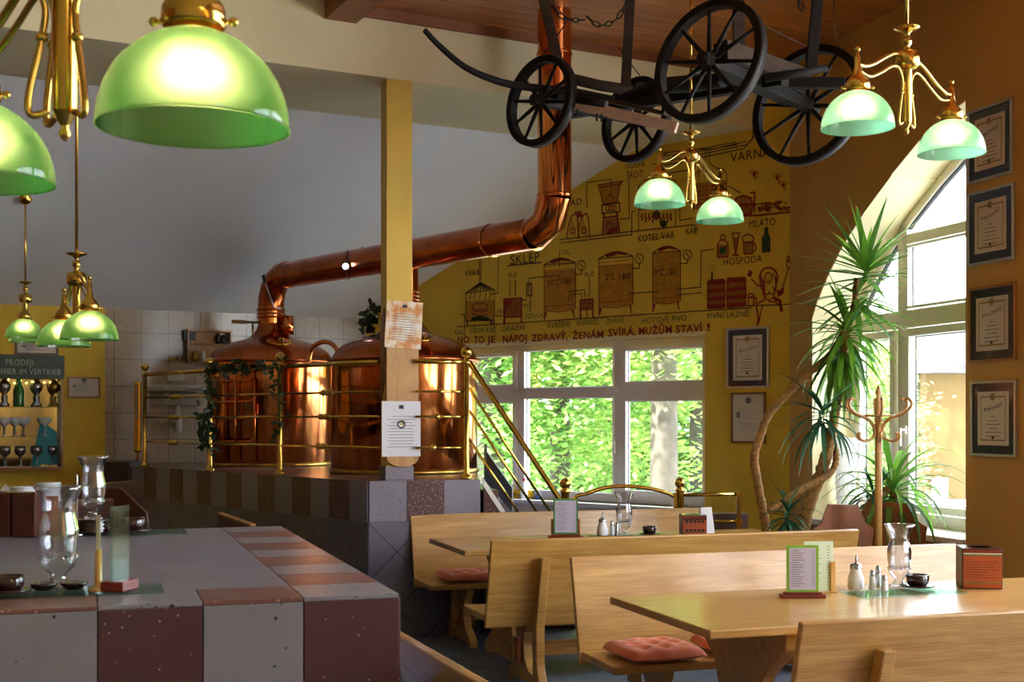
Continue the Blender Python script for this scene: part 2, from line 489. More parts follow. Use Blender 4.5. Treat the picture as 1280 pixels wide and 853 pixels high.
# arch wall (right)
ARCH = [(.362,2.44),(.45,2.60),(.62,2.80),(.85,3.02),(1.143,3.235),(1.5,3.45),(1.855,3.635),(2.12,3.73),(2.385,3.80)]
M_right = frame(v3(R0, 0), v3(er, 0), v3(orr, 0))
RT = .5
mb = MB()
mb.box(0, .362, 0, RT, 0, 4.8); mb.box(.362, 2.385, 0, RT, 0, .76)
mb.prism([(.362,0,4.8)]+[(a,0,b) for a, b in ARCH]+[(2.385,0,4.8)], (0,RT,0))
mb.box(2.385, 3.6, 0, RT, 0, 4.8)
# further windows of the same wall towards and beyond the camera
for a, b in ((3.6,6.5),(6.8,9.7)):
    mb.box(a, b, 0, RT, 0, .9); mb.box(a, b, 0, RT, 4.1, 4.8)
for a, b in ((6.5,6.8),(9.7,16)): mb.box(a, b, 0, RT, 0, 4.8)
struct(mb.build('wall_right', 'ochre_plaster', M=M_right))
# bright reveal lining of the arch
mb = MB()
prof = [(.367,.78),(.367,2.44)]+[(a+.003,b-.008) for a, b in ARCH[1:]]
for (a, b), (c, d) in zip(prof[:-1], prof[1:]):
    mb.add([(a,.002,b),(c,.002,d),(c,.46,d),(a,.46,b)], [(0,1,2,3)])
o = mb.build('trim_1', 'reveal_plaster', M=M_right)
sm_ = o.modifiers.new('solid', 'SOLIDIFY'); sm_.thickness = .006; struct(o)
for k, (a, b) in enumerate(((3.6,6.5),(6.8,9.7))):
    mb = MB()
    for x in (a+.03, (a+b)/2, b-.03): mb.box(x-.04, x+.04, .3, .37, .9, 4.1)
    for z in (.94, 2.6, 4.06): mb.box(a, b, .3, .37, z-.04, z+.04)
    o = mb.build('window_%d' % (3+k), 'window_cream', M=M_right); struct(o)
# tiled back wall + yellow left part
cT = DL(13.72, -1.66)
M_tile = frame(v3(cT, 0), v3(uh, 0), v3(nh, 0))
PX_SPLIT = 131
a = (PX_SPLIT-640)/F; zz = 13.72/(-.463*a+.886)
xs = (Vector((a*zz, zz))-cT).dot(uh)
mb = MB(); mb.box(xs, .3, 0, .3, 0, 3.2)
struct(mb.build('wall_tiled', 'wall_tile', M=M_tile))
mb = MB(); mb.box(-9.5, xs, .0, .3, 0, 3.2)
struct(mb.build('wall_back', 'yellow_plaster', M=M_tile))
# header beam over the pillar
def hp(D, X): return DL(D, X)
def m_at(D): s = (D-8.672)/.933; return mw(s, .02)
h1, h2 = m_at(8.93), m_at(10.18)
L1, L2 = DL(8.93, -8.5), DL(10.18, -8.5)
mb = MB(); mb.prism([v3(p, SOF) for p in (h1, h2, L2, L1)], (0,0,CEIL-SOF+.1))
struct(mb.build('trim_2', 'cream_plaster'))
# sloped ceiling
h3 = m_at(13.72); L3 = DL(13.72, -8.5)
mb = MB(); mb.prism([v3(h2, SOF), v3(h3, 2.765), v3(L3, 2.765), v3(L2, SOF)], (0,0,.12))
struct(mb.build('ceiling_slope', 'white_plaster'))
# flat ceiling: plank part and plaster part
bl = [DL(8.95, -1.275)]; bl.append(bl[0]+Vector((.463,-.886))*14)
M_ceil = Matrix.Translation((0,0,CEIL)) @ Matrix.Rotation(atan2(.463,.886), 4, 'Z')
Mi = M_ceil.inverted()
def c3(p): return Mi @ v3(p, CEIL)
mb = MB(); mb.prism([c3(p) for p in (bl[0], m_at(8.95), R0+Vector((.4,.1)), rw(16,.4), bl[1])], (0,0,.12))
struct(mb.build('ceiling', 'ceiling_planks', M=M_ceil))
mb = MB(); mb.prism([v3(p, CEIL) for p in (bl[0], bl[1], Vector((-2,-6)), Vector((-8.5,-6)), L1)], (0,0,.12))
struct(mb.build('ceiling_plaster', 'cream_plaster'))
# timber beam at the joint of the two ceilings
mb = MB(); A0 = DL(8.93, -1.37); B0 = DL(8.93, -1.155); dv = Vector((.463,-.886))*13
mb.prism([v3(A0,CEIL-.13), v3(B0,CEIL-.13), v3(B0+dv,CEIL-.13), v3(A0+dv,CEIL-.13)], (0,0,.128))
struct(mb.build('trim_3', 'beam_wood'))
# fascia board between plank ceiling and header
p0 = DL(8.925, -1.155); p1 = m_at(8.925)
mb = MB(); q = nh*.03
mb.prism([v3(p0,CEIL-.075), v3(p1,CEIL-.075), v3(p1-q,CEIL-.075), v3(p0-q,CEIL-.075)], (0,0,.075))
struct(mb.build('trim_4', 'beam_wood'))
# left and back walls
mb = MB(); mb.box(-8.6, -8.3, -6, 13.5, 0, 4.8); struct(mb.build('wall_left', 'brown_wood'))
mb = MB(); mb.box(-8.6, 8, -4.3, -4, 0, .9); mb.box(-8.6, 8, -4.3, -4, 3.6, 4.8)
mb.box(-8.6, 8, -4.3, -4, .9, 3.6)
for x in (): mb.box(x, x+.4, -4.3, -4, .9, 3.6)
struct(mb.build('wall_rear', 'cream_plaster'))

# ------------------------------------------------------------------ mural-wall window
def mloc(px, py):                # pixel -> (x,z) in the mural wall frame
    a = (px-640)/F; z = (nm.dot(R0))/(nm.x*a+nm.y)
    p = Vector((a*z, z)); return (p-R0).dot(um), EYE-(py-HZ)*z/F
wroot = thing('window_1', None, None, M=M_mural); wroot['kind'] = 'structure'
dep = .13
def wx(px):                      # abscissa in the recessed window plane
    a = (px-640)/F; z = (nm.dot(R0)+dep)/(nm.x*a+nm.y); return (Vector((a*z, z))-R0).dot(um)
mb = MB(); T = dep
xs_ = [-WS1, wx(651), wx(773), -WS0]
mb.box(-WS1, -WS0, T, T+.08, WZ1-.07, WZ1); mb.box(-WS1, -WS0, T, T+.08, WZ0, WZ0+.09)
mb.box(-WS1, -WS0, T, T+.08, 1.83, 1.93)
for i, x in enumerate(xs_):
    w = .055; mb.box(max(x-w, -WS1), min(x+w, -WS0), T, T+.08, WZ0, WZ1)
mb.build('window_frame', 'window_white', wroot, bevel=.006)
sash = MB(); gas = MB(); gl = MB()
for i in range(3):
    a, b = xs_[i]+.05, xs_[i+1]-.05
    for z0, z1 in ((WZ0+.08, 1.835), (1.925, WZ1-.06)):
        if i == 1: e = .012
        else: e = .05
        sash.box(a, b, T-.02, T+.05, z0, z0+e); sash.box(a, b, T-.02, T+.05, z1-e, z1)
        sash.box(a, a+e, T-.02, T+.05, z0, z1); sash.box(b-e, b, T-.02, T+.05, z0, z1)
        gas.box(a+e, b-e, T+.02, T+.03, z0+e, z0+e+.005); gas.box(a+e, b-e, T+.02, T+.03, z1-e-.005, z1-e)
        gas.box(a+e, a+e+.005, T+.02, T+.03, z0+e, z1-e); gas.box(b-e-.005, b-e, T+.02, T+.03, z0+e, z1-e)
        gl.box(a+e, b-e, T+.024, T+.028, z0+e, z1-e)
sash.build('sash', 'window_white', wroot, bevel=.004)
gas.build('gasket', 'gasket', wroot); gl.build('pane', 'window_glass', wroot)
mb = MB()
for px in (770,): mb.box(wx(px)-.012, wx(px)+.012, T-.05, T-.02, 1.28, 1.4)
mb.build('window_handle', 'window_white', wroot, bevel=.003)
mb = MB(); mb.box(-WS1+.02, -WS0+.0, -.1, T, WZ0-.04, WZ0); mb.build('window_sill', 'sill_stone', wroot, bevel=.004)
mb = MB(); mb.box(-WS1, -.9, -.012, 0, .02, WZ0-.045); o = mb.build('trim_5', 'pink_plaster', M=M_mural); struct(o)
# pale line under lintel
mb = MB(); mb.box(-WS1, -WS0+.005, -.003, .004, WZ1-.005, WZ1+.035); struct(mb.build('trim_6', 'reveal_plaster', M=M_mural))

# ------------------------------------------------------------------ arch window
wr = thing('window_2', None, None, M=M_right); wr['kind'] = 'structure'
T = .40
def arch_h(r):
    for (a, b), (c, d) in zip(ARCH[:-1], ARCH[1:]):
        if a <= r <= c: return b+(d-b)*(r-a)/(c-a)
    return ARCH[-1][1]
mb = MB(); mb.box(.362, 2.385, T, T+.09, .78, .88); mb.box(.362, .43, T, T+.09, .78, 2.5)
mb.box(2.31, 2.385, T, T+.09, .78, 3.8); mb.box(1.0, 1.12, T, T+.09, .86, arch_h(1.06)-.02)
mb.box(1.06, 2.36, T, T+.09, 2.99, 3.07); mb.box(.40, 2.36, T, T+.09, 2.33, 2.47)
pts = [(a, b) for a, b in ARCH]
for (a, b), (c, d) in zip(pts[:-1], pts[1:]):
    n = Vector((-(d-b), c-a)).normalized()*-.08
    mb.prism([(a,T,b),(c,T,d),(c+n.x,T,d+n.y),(a+n.x,T,b+n.y)], (0,.09,0))
mb.build('window_frame', 'window_cream', wr, bevel=.006)
mb = MB(); e = .06
for a, b, z0, z1 in ((1.13, 2.3, .89, 2.32), (.44, .99, .89, 2.32)):
    mb.box(a, b, T-.03, T+.03, z0, z0+e); mb.box(a, b, T-.03, T+.03, z1-e, z1)
    mb.box(a, a+e, T-.03, T+.03, z0+e, z1-e); mb.box(b-e, b, T-.03, T+.03, z0+e, z1-e)
for a, b, z0, z1 in ((1.13, 2.3, 2.48, 2.98),):
    e = .02
    mb.box(a, b, T-.012, T+.03, z0, z0+e); mb.box(a, b, T-.012, T+.03, z1-e, z1)
    mb.box(a, a+e, T-.012, T+.03, z0+e, z1-e); mb.box(b-e, b, T-.012, T+.03, z0+e, z1-e)
mb.build('sash', 'window_cream', wr, bevel=.005)
mb = MB()
for a, b, z0, z1 in ((1.15, 2.28, 2.5, 2.965), (1.19, 2.24, .95, 2.26), (.5,.93,.95,2.26)):
    mb.box(a, b, T+.03, T+.04, z0, z0+.007); mb.box(a, b, T+.03, T+.04, z1-.007, z1)
    mb.box(a, a+.007, T+.03, T+.04, z0, z1); mb.box(b-.007, b, T+.03, T+.04, z0, z1)
for (a, b), (c, d) in zip(pts[:-1], pts[1:]):
    n = Vector((-(d-b), c-a)).normalized()
    mb.prism([(a-n.x*.082,T+.02,b-n.y*.082),(c-n.x*.082,T+.02,d-n.y*.082),(c-n.x*.092,T+.02,d-n.y*.092),(a-n.x*.092,T+.02,b-n.y*.092)], (0,.03,0))
mb.build('gasket', 'gasket', wr)
mb = MB(); mb.prism([(.40,T+.05,.85)]+[(a,T+.05,b-.03) for a, b in ARCH]+[(2.36,T+.05,.85)], (0,.004,0)); mb.build('pane', 'window_glass', wr)
mb = MB(); mb.box(1.15, 1.175, T-.045, T-.03, 1.5, 1.56); mb.box(1.155, 1.17, T-.085, T-.045, 1.52, 1.535); mb.box(1.152,1.173, T-.095, T-.08, 1.40, 1.54)
mb.build('window_handle', 'window_white', wr, bevel=.003)
mb = MB(); mb.box(.36, 2.385, -.03, T, .74, .785); mb.build('window_sill', 'sill_stone', wr, bevel=.005)
mb = MB(); mb.box(.36, 2.5, -.03, 0, .62, .739); struct(mb.build('trim_7', 'brown_wood', M=M_right))

# ------------------------------------------------------------------ pillar
pc = P(483, 0, 9.62); M_pil = frame((pc.x, pc.y, 0), (CT,ST,0), (-ST,CT,0))
mb = MB(); mb.box(0, .2, 0, .2, 1.157, SOF)
o = mb.build('pillar', 'pillar_paint', M=M_pil, bevel=.004); struct(o)
mb = MB(); mb.box(-.008, .208, -.008, .208, 1.157, 1.255)
struct(mb.build('trim_8', 'terrazzo_grey', M=M_pil))

# ------------------------------------------------------------------ brewing platform
PH = 1.157
A = Vector((-1.044, 9.33)); B = Vector((-.24, 9.6)); B2 = Vector((-.40, 13.25)); Lq = Vector((-4.37, 13.2))
kT = cT+uh*(-.02)
plat = [A, B, B2, mw(5.3,-.03), DL(13.68,-1.75), DL(13.68,-4.3), Lq-nh*.05]
mb = MB(); mb.prism([v3(p, 0) for p in plat], (0,0,PH-.012), 0)
o = mb.build('brew_platform', 'plinth_tile')
platform = o; struct(o)
mb = MB(); mb.prism([v3(p, PH-.012) for p in plat], (0,0,.012), 0); o2 = mb.build('platform_top', 'platform_top', platform); 
def facing(P0, P1, widths, seq, h1, h0, name, parent, tilesz=.27, off=.012):
    d = (P1-P0).normalized(); n = Vector((d.y, -d.x))
    Mx = frame(v3(P0,0), v3(d,0), v3(-n,0))
    L = (P1-P0).length; x = 0; k = 0; m = MB()
    m.box(0, L, -off*.5, .01, h0, h1-.001, 2)
    while x < L-.01:
        w = min(tilesz, L-x)
        m.box(x+.002, x+w-.002, -off, .01, h0+.002, h1-.002, seq[k % 2]); x += w; k += 1
    o = m.build(name, ['terrazzo_grey', 'terrazzo_maroon', 'grout'], parent, M=Mx); return o, Mx
facing(A, B, 0, (0,1), PH+.002, PH-.30, 'tile_band', platform, .2827)
facing(Lq, A, 0, (0,1), PH+.002, PH-.30, 'tile_band', platform, .27)
for P0, P1 in ((A, B), (Lq, A)):
    d = (P1-P0).normalized(); n = Vector((d.y, -d.x)); L = (P1-P0).length
    m = MB(); m.box(0, L, -.008, .01, 0, PH-.302)
    m.build('diagonal_facing', 'plinth_tile', platform, M=frame(v3(P0,0), v3(d,0), v3(-n,0)))

# steps down from the platform
st = thing('stair_steps', 'short tiled stair running down from the brewing platform beside the window', 'stairs', (B.x+.03, B.y+.12, 0), R(12))
m = MB(); n_ = 6; run = .115
for k in range(n_):
    m.box(k*run, (k+1)*run, .03, .8, 0, PH*(n_-k-.35)/(n_)-.02)
m.build('steps', 'terrazzo_maroon', st, bevel=.004)
m = MB(); m.prism([(-.005,0,PH-.01),(.72,0,0),(.0,0,0)], (0,.03,0)); m.build('stringer', 'terrazzo_maroon', st)
m = MB(); m.prism([(-.005,-.004,PH+.002),(.76,-.004,-.0),(.72,-.004,0),(-.005,-.004,PH-.06)], (0,.036,0)); m.build('edge_strip', 'sill_stone', st)
m = MB(); a1 = P(606,562,11.2); b1 = P(640,610,11.0); c1 = P(640,640,11.0); d1 = P(606,602,11.2)
m.prism([a1,b1,c1,d1], (.01,.02,0)); m.tube([P(607,602,11.2)+Vector((0,0,.02)), P(607,556,11.2)], .015)
o = m.build('metal_chute', 'zinc_panel'); tag(o, 'grey sloping sheet metal chute between second kettle and window', 'chute')

# ------------------------------------------------------------------ copper kettles
def kettle(cx, cy, r, label, top, neck_r, neck_h, pipe_h, hinge_side):
    t = thing('brewing_kettle', label, 'kettle', (cx, cy, PH), 0, 'polished copper brewing kettles')
    H = top-PH
    m = MB(); m.lathe([(r*.985,0),(r,.01),(r,H)], 64); m.lathe([(0,0),(r*.985,0)], 64)
    m.build('vessel', 'copper', t)
    m = MB()
    m.lathe([(r+.003,.0),(r+.012,.005),(r+.012,.03),(r+.003,.035)], 64)
    m.build('foot_ring', 'brass_dull', t)
    m = MB()
    m.lathe([(r+.0,H-.03),(r+.03,H-.025),(r+.035,H),(r+.02,H+.012),(r-.01,H+.016)], 64)
    m.build('rim_band', 'copper_dark', t)
    q_ = [(r*.995,H+.012),(r*.965,H+.05),(r*.92,H+.09),(r*.85,H+.125),(r*.77,H+.152),(r*.66,H+.178),(r*.56,H+.197),(r*.46,H+.212),(r*.38,H+.228)]
    r9, z9 = r*.38, H+.228; zt_ = neck_h-PH
    for t_ in (.15,.3,.45,.6,.8,1): q_.append((neck_r+(r9-neck_r)*(1-t_)**2.2, z9+(zt_-z9)*t_))
    dome = q_
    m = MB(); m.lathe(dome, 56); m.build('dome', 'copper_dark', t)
    m = MB(); m.lathe([(neck_r, neck_h-PH), (neck_r, pipe_h-PH)], 32); m.build('neck', 'copper', t)
    m = MB()
    z = neck_h-PH+.06
    for k in range(3): m.lathe([(neck_r,z+k*.035-.01),(neck_r+.014,z+k*.035-.006),(neck_r+.014,z+k*.035+.006),(neck_r,z+k*.035+.01)], 32)
    m.build('neck_band', 'copper_dark', t)
    # manhole on the dome, facing the room
    m = MB(); ang = -1.2
    cc = Vector((cos(ang)*r*.66, sin(ang)*r*.66, H+.175)); nrm = Vector((cos(ang)*.38, sin(ang)*.38, .92)).normalized()
    Mx = Matrix.Translation(cc) @ nrm.to_track_quat('Z','Y').to_matrix().to_4x4()
    m.lathe([(0,.02),(.09,.02),(.1,.0),(.1,-.05)], 28, M=Mx); m.build('manhole', 'copper_dark', t)
    m = MB(); m.lathe([(.1,.0),(.115,.0),(.115,.015),(.1,.015)], 28, M=Mx)
    m.tube([Mx @ Vector((-.02,-.1,.02)), Mx @ Vector((-.02,-.1,.07)), Mx @ Vector((.02,-.1,.07)), Mx @ Vector((.02,-.1,.02))], .006)
    m.build('manhole_ring', 'brass', t)
    return t
K1c = Vector((-2.41, 12.8)); K2c = Vector((-.925, 11.04))
k1 = kettle(K1c.x, K1c.y, .615, 'copper brewing kettle standing farther left behind the ivy-wrapped railing', 2.19, .13, 2.57, 2.74, 1)
k2 = kettle(K2c.x, K2c.y, .63, 'copper brewing kettle directly behind the yellow pillar', 2.12, .115, 2.58, 3.02, 1)
# vertical pipework on the first kettle
m = MB(); cx, cy = K1c
for px, pz0, pz1 in ((296,1.3,2.05),(310,1.25,2.0)):
    pass
def onk(c, r, px, off=.03):      # point on kettle front under pixel column
    a = (px-640)/F
    # ray (a*z,z) hits circle
    A_ = a*a+1; B_ = -2*(a*c.x+c.y); C_ = c.x**2+c.y**2-(r+off)**2
    z = (-B_-sqrt(max(0,B_*B_-4*A_*C_)))/(2*A_); return Vector((a*z, z))
for k, h in enumerate((1.98, 1.78, 1.62, 1.40)):
    pts = [v3(onk(K1c,.615,px,.04), h) for px in (270,280,292,304,314)]
    m.tube(pts+[v3(onk(K1c,.615,316,.04), h+.03)], .011, 8)
m.tube([v3(onk(K1c,.615,280,.03), 1.2), v3(onk(K1c,.615,280,.03), 2.05)], .014, 8)
m.tube([v3(onk(K1c,.615,318,.05), 1.18), v3(onk(K1c,.615,318,.05), 2.0)], .014, 8)
m.tube([v3(onk(K1c,.615,294,.05), 1.18), v3(onk(K1c,.615,294,.05), 2.0)], .010, 8)
m.build('pipework', 'copper', k1, world=True)
m = MB()
pts = spline([P(386,452,12.0), P(390,436,12.0), P(402,428,11.9), P(415,430,11.8), P(424,444,11.7), P(427,470,11.6), P(427,560,11.6)], 6)
m.tube(pts, .022, 10); o = m.build('copper_tube', 'copper'); tag(o, 'bent copper tube arching in the gap between both kettles', 'pipe')
m = MB(); m.tube([P(427,560,11.6), P(427,584,11.6)], .03, 10); m.build('tube_foot', 'copper_dark', o)
# lever rod on the first kettle neck
m = MB(); m.tube([P(330,349,12.2), P(342,384,12.2), P(352,386,12.3), P(352,389,12.6)], .008, 6)
m.build('lever', 'steel', k1, world=True)
m = MB(); m.tube([P(329,344,12.2), P(331,353,12.2)], .016, 8); m.build('lever_grip', 'black_paint', k1, world=True)
m = MB(); m.lathe([(0,-.09),(.06,-.09),(.06,.09),(0,.09)], 20, c=P(360,407,12.7)); m.tube([P(350,404,12.75), P(358,404,12.7)], .015, 8); m.build('valve_housing', 'copper', k1, world=True)
m = MB(); m.tube([P(290,402,12.9), P(308,403,12.9)], .02, 8); m.build('pull_handle', 'board_wood', k1, world=True)
m = MB(); m.tube([P(306,403,12.9), P(322,403,12.8), P(328,405,12.8)], .012, 8); m.tube([P(316,403,12.9), P(316,424,12.85)], .012, 8); m.build('handle_rod', 'brass_dull', k1, world=True)

# vapour pipe
V = Vector((.318, 9.6)); PIP = 3.03
pp = [v3(K1c, 2.80), v3(K1c, 2.86)]
e1 = v3(K1c, PIP)+Vector((.0,0,0)); dirh = v3((V-K1c).normalized(), 0)
br = .27; pt = [v3(K1c, 2.70), v3(K1c, 2.72)]
for i_ in range(1, 5): a_ = R(90*i_/4-11); pt.append(v3(K1c, PIP-br)+dirh*(br-br*cos(a_))+Vector((0,0,br*sin(a_))))
pt += [e1+dirh*(br+.06)]
pt2 = [v3(V, PIP)-dirh*.22, v3(V, PIP)-dirh*.06+Vector((0,0,.08)), v3(V, PIP+.26)]
vp = thing('vapour_pipe', 'wide copper vapour pipe running from the kettles up through the plank ceiling', 'pipe', v3(K1c, 2.6))
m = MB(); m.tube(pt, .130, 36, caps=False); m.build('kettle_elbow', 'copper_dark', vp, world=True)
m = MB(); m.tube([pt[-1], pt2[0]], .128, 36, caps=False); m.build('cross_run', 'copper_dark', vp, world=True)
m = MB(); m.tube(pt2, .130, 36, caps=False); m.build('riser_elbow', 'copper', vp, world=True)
m = MB(); m.tube([pt2[-1]-Vector((0,0,.02)), v3(V, CEIL+.05)], .128, 36, caps=False); m.build('riser', 'copper', vp, world=True)
m = MB()
for pnt, d in ((pt[-1],dirh),(pt2[0],dirh),(pt2[-1],Vector((0,0,1))),(lerp(pt[-1],pt2[0],.5),dirh),(lerp(pt[-1],pt2[0],.86),dirh),(pt[1],Vector((0,0,1))),(v3(V,4.35),Vector((0,0,1)))):
    m = MB(); m.tube([pnt-d*.008, pnt+d*.008], .134, 36); m.build('seam_band', 'copper', vp, world=True)
# spotlights strapped on the pipe
for px, py, lab, mt in ((432,333,'small black spotlight glowing cold white, clipped beneath the vapour pipe','spot_glow'), (450,328,'small black spotlight glowing warm, clipped beneath the vapour pipe','bulb_glow')):
    q = P(px, py, 11.48)
    o = thing('spotlight', lab, 'spotlight', q)
    m = MB(); m.lathe([(.012,.07),(.035,.05),(.04,0),(.036,0)], 20, M=Matrix.Rotation(R(-80),4,'X')); m.build('housing', 'black_paint', o)
    m = MB(); m.ball((0,-.0,0), .026, 12); m.build('bulb', mt, o)
    m = MB(); m.tube([(0,.05,0),(0,.09,.05)], .008, 6); m.tube([Vector((cos(a)*0,.17+cos(a)*.137,.03+sin(a)*.137)) for a in [2*pi*i/24 for i in range(24)]], .004, 6, closed=True); m.build('clip', 'black_paint', o)

# ------------------------------------------------------------------ brass railing
rail = thing('brass_railing', 'polished brass railing with ball-topped posts along the brewing platform edge', 'railing', (P(262,588,11.43).x, 11.43, PH))
posts = [P(181,0,12.43), P(262,0,11.40), P(350,0,10.55)]
PL = P(474,0,9.68); PR = P(519,0,9.62); P4 = P(583,0,9.72)
def post(p, h0=PH, hh=.93, n='post', par=rail, r=.022):
    m = MB(); x, y = p.x, p.y
    m.lathe([(0,0),(.045,0),(.045,.012),(.03,.03),(r,.045),(r,hh-.06),(r+.008,hh-.055),(r+.008,hh-.035),(r,hh-.03),(r*.6,hh-.005),(r*.6,hh+.005)], 16, c=(x,y,h0))
    o = m.build(n, 'brass_rail', par, world=True)
    m = MB(); m.ball((x,y,h0+hh+.035), .042, 18); m.build('ball_finial', 'brass_rail', o if par is None else par, world=True)
for p in posts: post(p)
post(P4)
def bar(a, b, h, r, knobs, n):
    m = MB(); a3 = v3(a, h); b3 = v3(b, h)
    m.tube([a3, b3], r, 10)
    mid = (a3+b3)/2; d = (b3-a3).normalized()
    for k in knobs: m.ball(mid+d*k, .026, 12)
    m.build(n, 'brass_rail', rail, world=True)
segs = [(posts[0],posts[1],(-.055,0,.055)),(posts[1],posts[2],()),(posts[2],PL,(-.055,0,.055)),(PR,P4,(0,))]
for a, b, kn in segs:
    bar(a, b, 2.045, .019, (), 'top_rail')
    for k, h in enumerate((1.82, 1.63, 1.395)):
        bar(a, b, h, .010, [q-(.03*k) for q in kn], 'lower_rail')
# descending stair rails
E = P(700, 0, 10.15)
for (x0,y0,x1,y1,r) in ((586,452,699,624,.021),(586,485,698,656,.011),(586,513,684,660,.011),(586,549,662,662,.011)):
    a = P(x0,y0,9.75); z1 = lerp(9.75, 10.15, (x1-586)/113); b = P(x1,y1,z1)
    m = MB(); pts = [a, b] + ([P(706,624,10.15)] if y0 == 452 else [])
    m.tube(pts, r, 10); m.build('stair_rail', 'brass_rail', rail, world=True)
# low railing in front of the window
lr = thing('arched_railing', 'low arched brass railing with two ball posts in front of the long window', 'railing', (P(706,0,10.15).x, 10.15, 0))
for px in (706.5, 850):
    z = 10.15 if px < 800 else 10.3
    p = P(px, 0, z); m = MB(); m.lathe([(0,0),(.05,0),(.05,.015),(.032,.03),(.032,1.02),(.038,1.03),(.038,1.05),(.02,1.07)], 16, c=(p.x,p.y,0)); m.build('post', 'brass_rail', lr, world=True)
    m = MB(); m.ball((p.x,p.y,1.10), .045, 18); m.build('ball_finial', 'brass_rail', lr, world=True)
m = MB(); pts = spline([P(716,700,10.17),P(716,629,10.17),P(735,617,10.19),P(757,610,10.21),P(783,608,10.24),P(812,611,10.27),P(832,616,10.29),P(843,621,10.3)], 6)
m.tube(pts, .016, 10); m.build('arched_rail', 'brass_rail', lr, world=True)
m = MB(); q = P(844,0,10.3); m.box(q.x-.012,q.x+.014,q.y-.02,q.y+.02,.5,1.02); m.build('bracket', 'brass_rail', lr, world=True)
m = MB(); m.tube([P(850,619,10.3), P(925,618,10.3)], .016, 10); m.tube([P(893,652,10.3), P(926,652,10.3)], .012, 10); m.build('straight_rail', 'brass_rail', lr, world=True)
m = MB(); q = P(925,0,10.3); m.box(q.x-.03,q.x+.0,q.y-.02,q.y+.02,0,1.03); m.tube([(q.x-.015,q.y-.05,.785),(q.x-.015,q.y+.02,.785)], .03, 12); m.build('end_post', 'brass_rail', lr, world=True)
m = MB(); q = P(870,0,10.38); m.box(q.x,q.x+.42,10.36,10.5,0,.845)
o = m.build('low_parapet', 'platform_top'); tag(o, 'low brownish tiled parapet beneath the brass rail by the yellow corner', 'parapet')
# polished brass box at the far left of the railing
m = MB(); q = P(172,0,12.9); m.box(-.035,.035,-.03,.03,0,.72)
o = m.build('brass_column', 'brass', bevel=.02, M=TR((q.x,q.y,PH+.12))); 
bc = thing('gauge_column', 'flat brass gauge column left of the first ball post', 'gauge', (q.x,q.y,PH)); o.parent = bc; o.name = 'casing'; o.matrix_local = TR((0,0,.12))
m = MB(); m.tube([(0,0,0),(0,0,.13)], .015, 8); m.build('stem', 'brass_dull', bc)
m = MB(); m.box(-.02,.02,-.034,-.03,.45,.8); m.build('sight_glass', 'mirror', bc)

# ------------------------------------------------------------------ ivy
def leafcloud(m, pts, n, spread, size, mi=0):
    for _ in range(n):
        p = Vector(random.choice(pts))+Vector([random.gauss(0, spread) for _ in range(3)])
        s = size*random.uniform(.6, 1.3)
        a = Vector([random.gauss(0,1) for _ in range(3)]).normalized(); b = a.orthogonal().normalized()
        b = (Matrix.Rotation(random.uniform(0,6.28), 3, a) @ b)
        c = a.cross(b)
        m.add([p-b*s, p-b*s*.2+c*s*.75, p+b*s*.4+c*s*.4, p+b*s, p+b*s*.4-c*s*.4, p-b*s*.2-c*s*.75], [(0,1,2,3,4,5)], mi)
ivy = thing('ivy_garland', 'dark ivy garland wound round the second railing post and top rail', 'ivy', v3(posts[1], PH+.3))
m = MB(); p1 = v3(posts[1],0); p2 = v3(posts[2],0)
path = [lerp(v3(posts[1],2.05), v3(posts[2],2.05), i/20)+Vector((0,-.03,.02*sin(i))) for i in range(21)]
leafcloud(m, path, 130, .03, .035)
leafcloud(m, [v3(posts[1], 1.35+.035*i)+Vector((.02*sin(i*1.3)+.01,-.03,0)) for i in range(22)], 110, .035, .035)
leafcloud(m, [v3(posts[1], h)+Vector((-.05,-.03,0)) for h in (1.5,1.55,1.6,1.65,1.42,1.4)], 50, .035, .035)
leafcloud(m, [v3(posts[2], h)+Vector((.0,-.04,0)) for h in (1.95,1.83,1.75,1.6,1.55,1.45)], 34, .035, .035)
m.build('ivy_leaves', 'ivy_green', ivy, world=True)
m = MB(); m.tube(path, .005, 6); m.tube([v3(posts[1], 1.3+.04*i)+Vector((.03*sin(i*1.3),-.03*cos(i*1.3),0)) for i in range(20)], .005, 6); m.build('stem', 'ivy_green', ivy, world=True)
pl = thing('trailing_plant', 'small dark trailing plant sitting on the dome left of the pillar', 'plant', P(462,412,11.2))
m = MB(); leafcloud(m, [P(463,388,11.25),P(465,395,11.25),P(460,402,11.25),P(456,409,11.25),P(464,410,11.25)], 70, .035, .04); m.build('foliage', 'ivy_green', pl, world=True)
m = MB(); m.tube([P(463,385,11.25),P(461,400,11.25),P(458,414,11.25)], .006, 6); m.build('stem', 'ivy_green', pl, world=True)

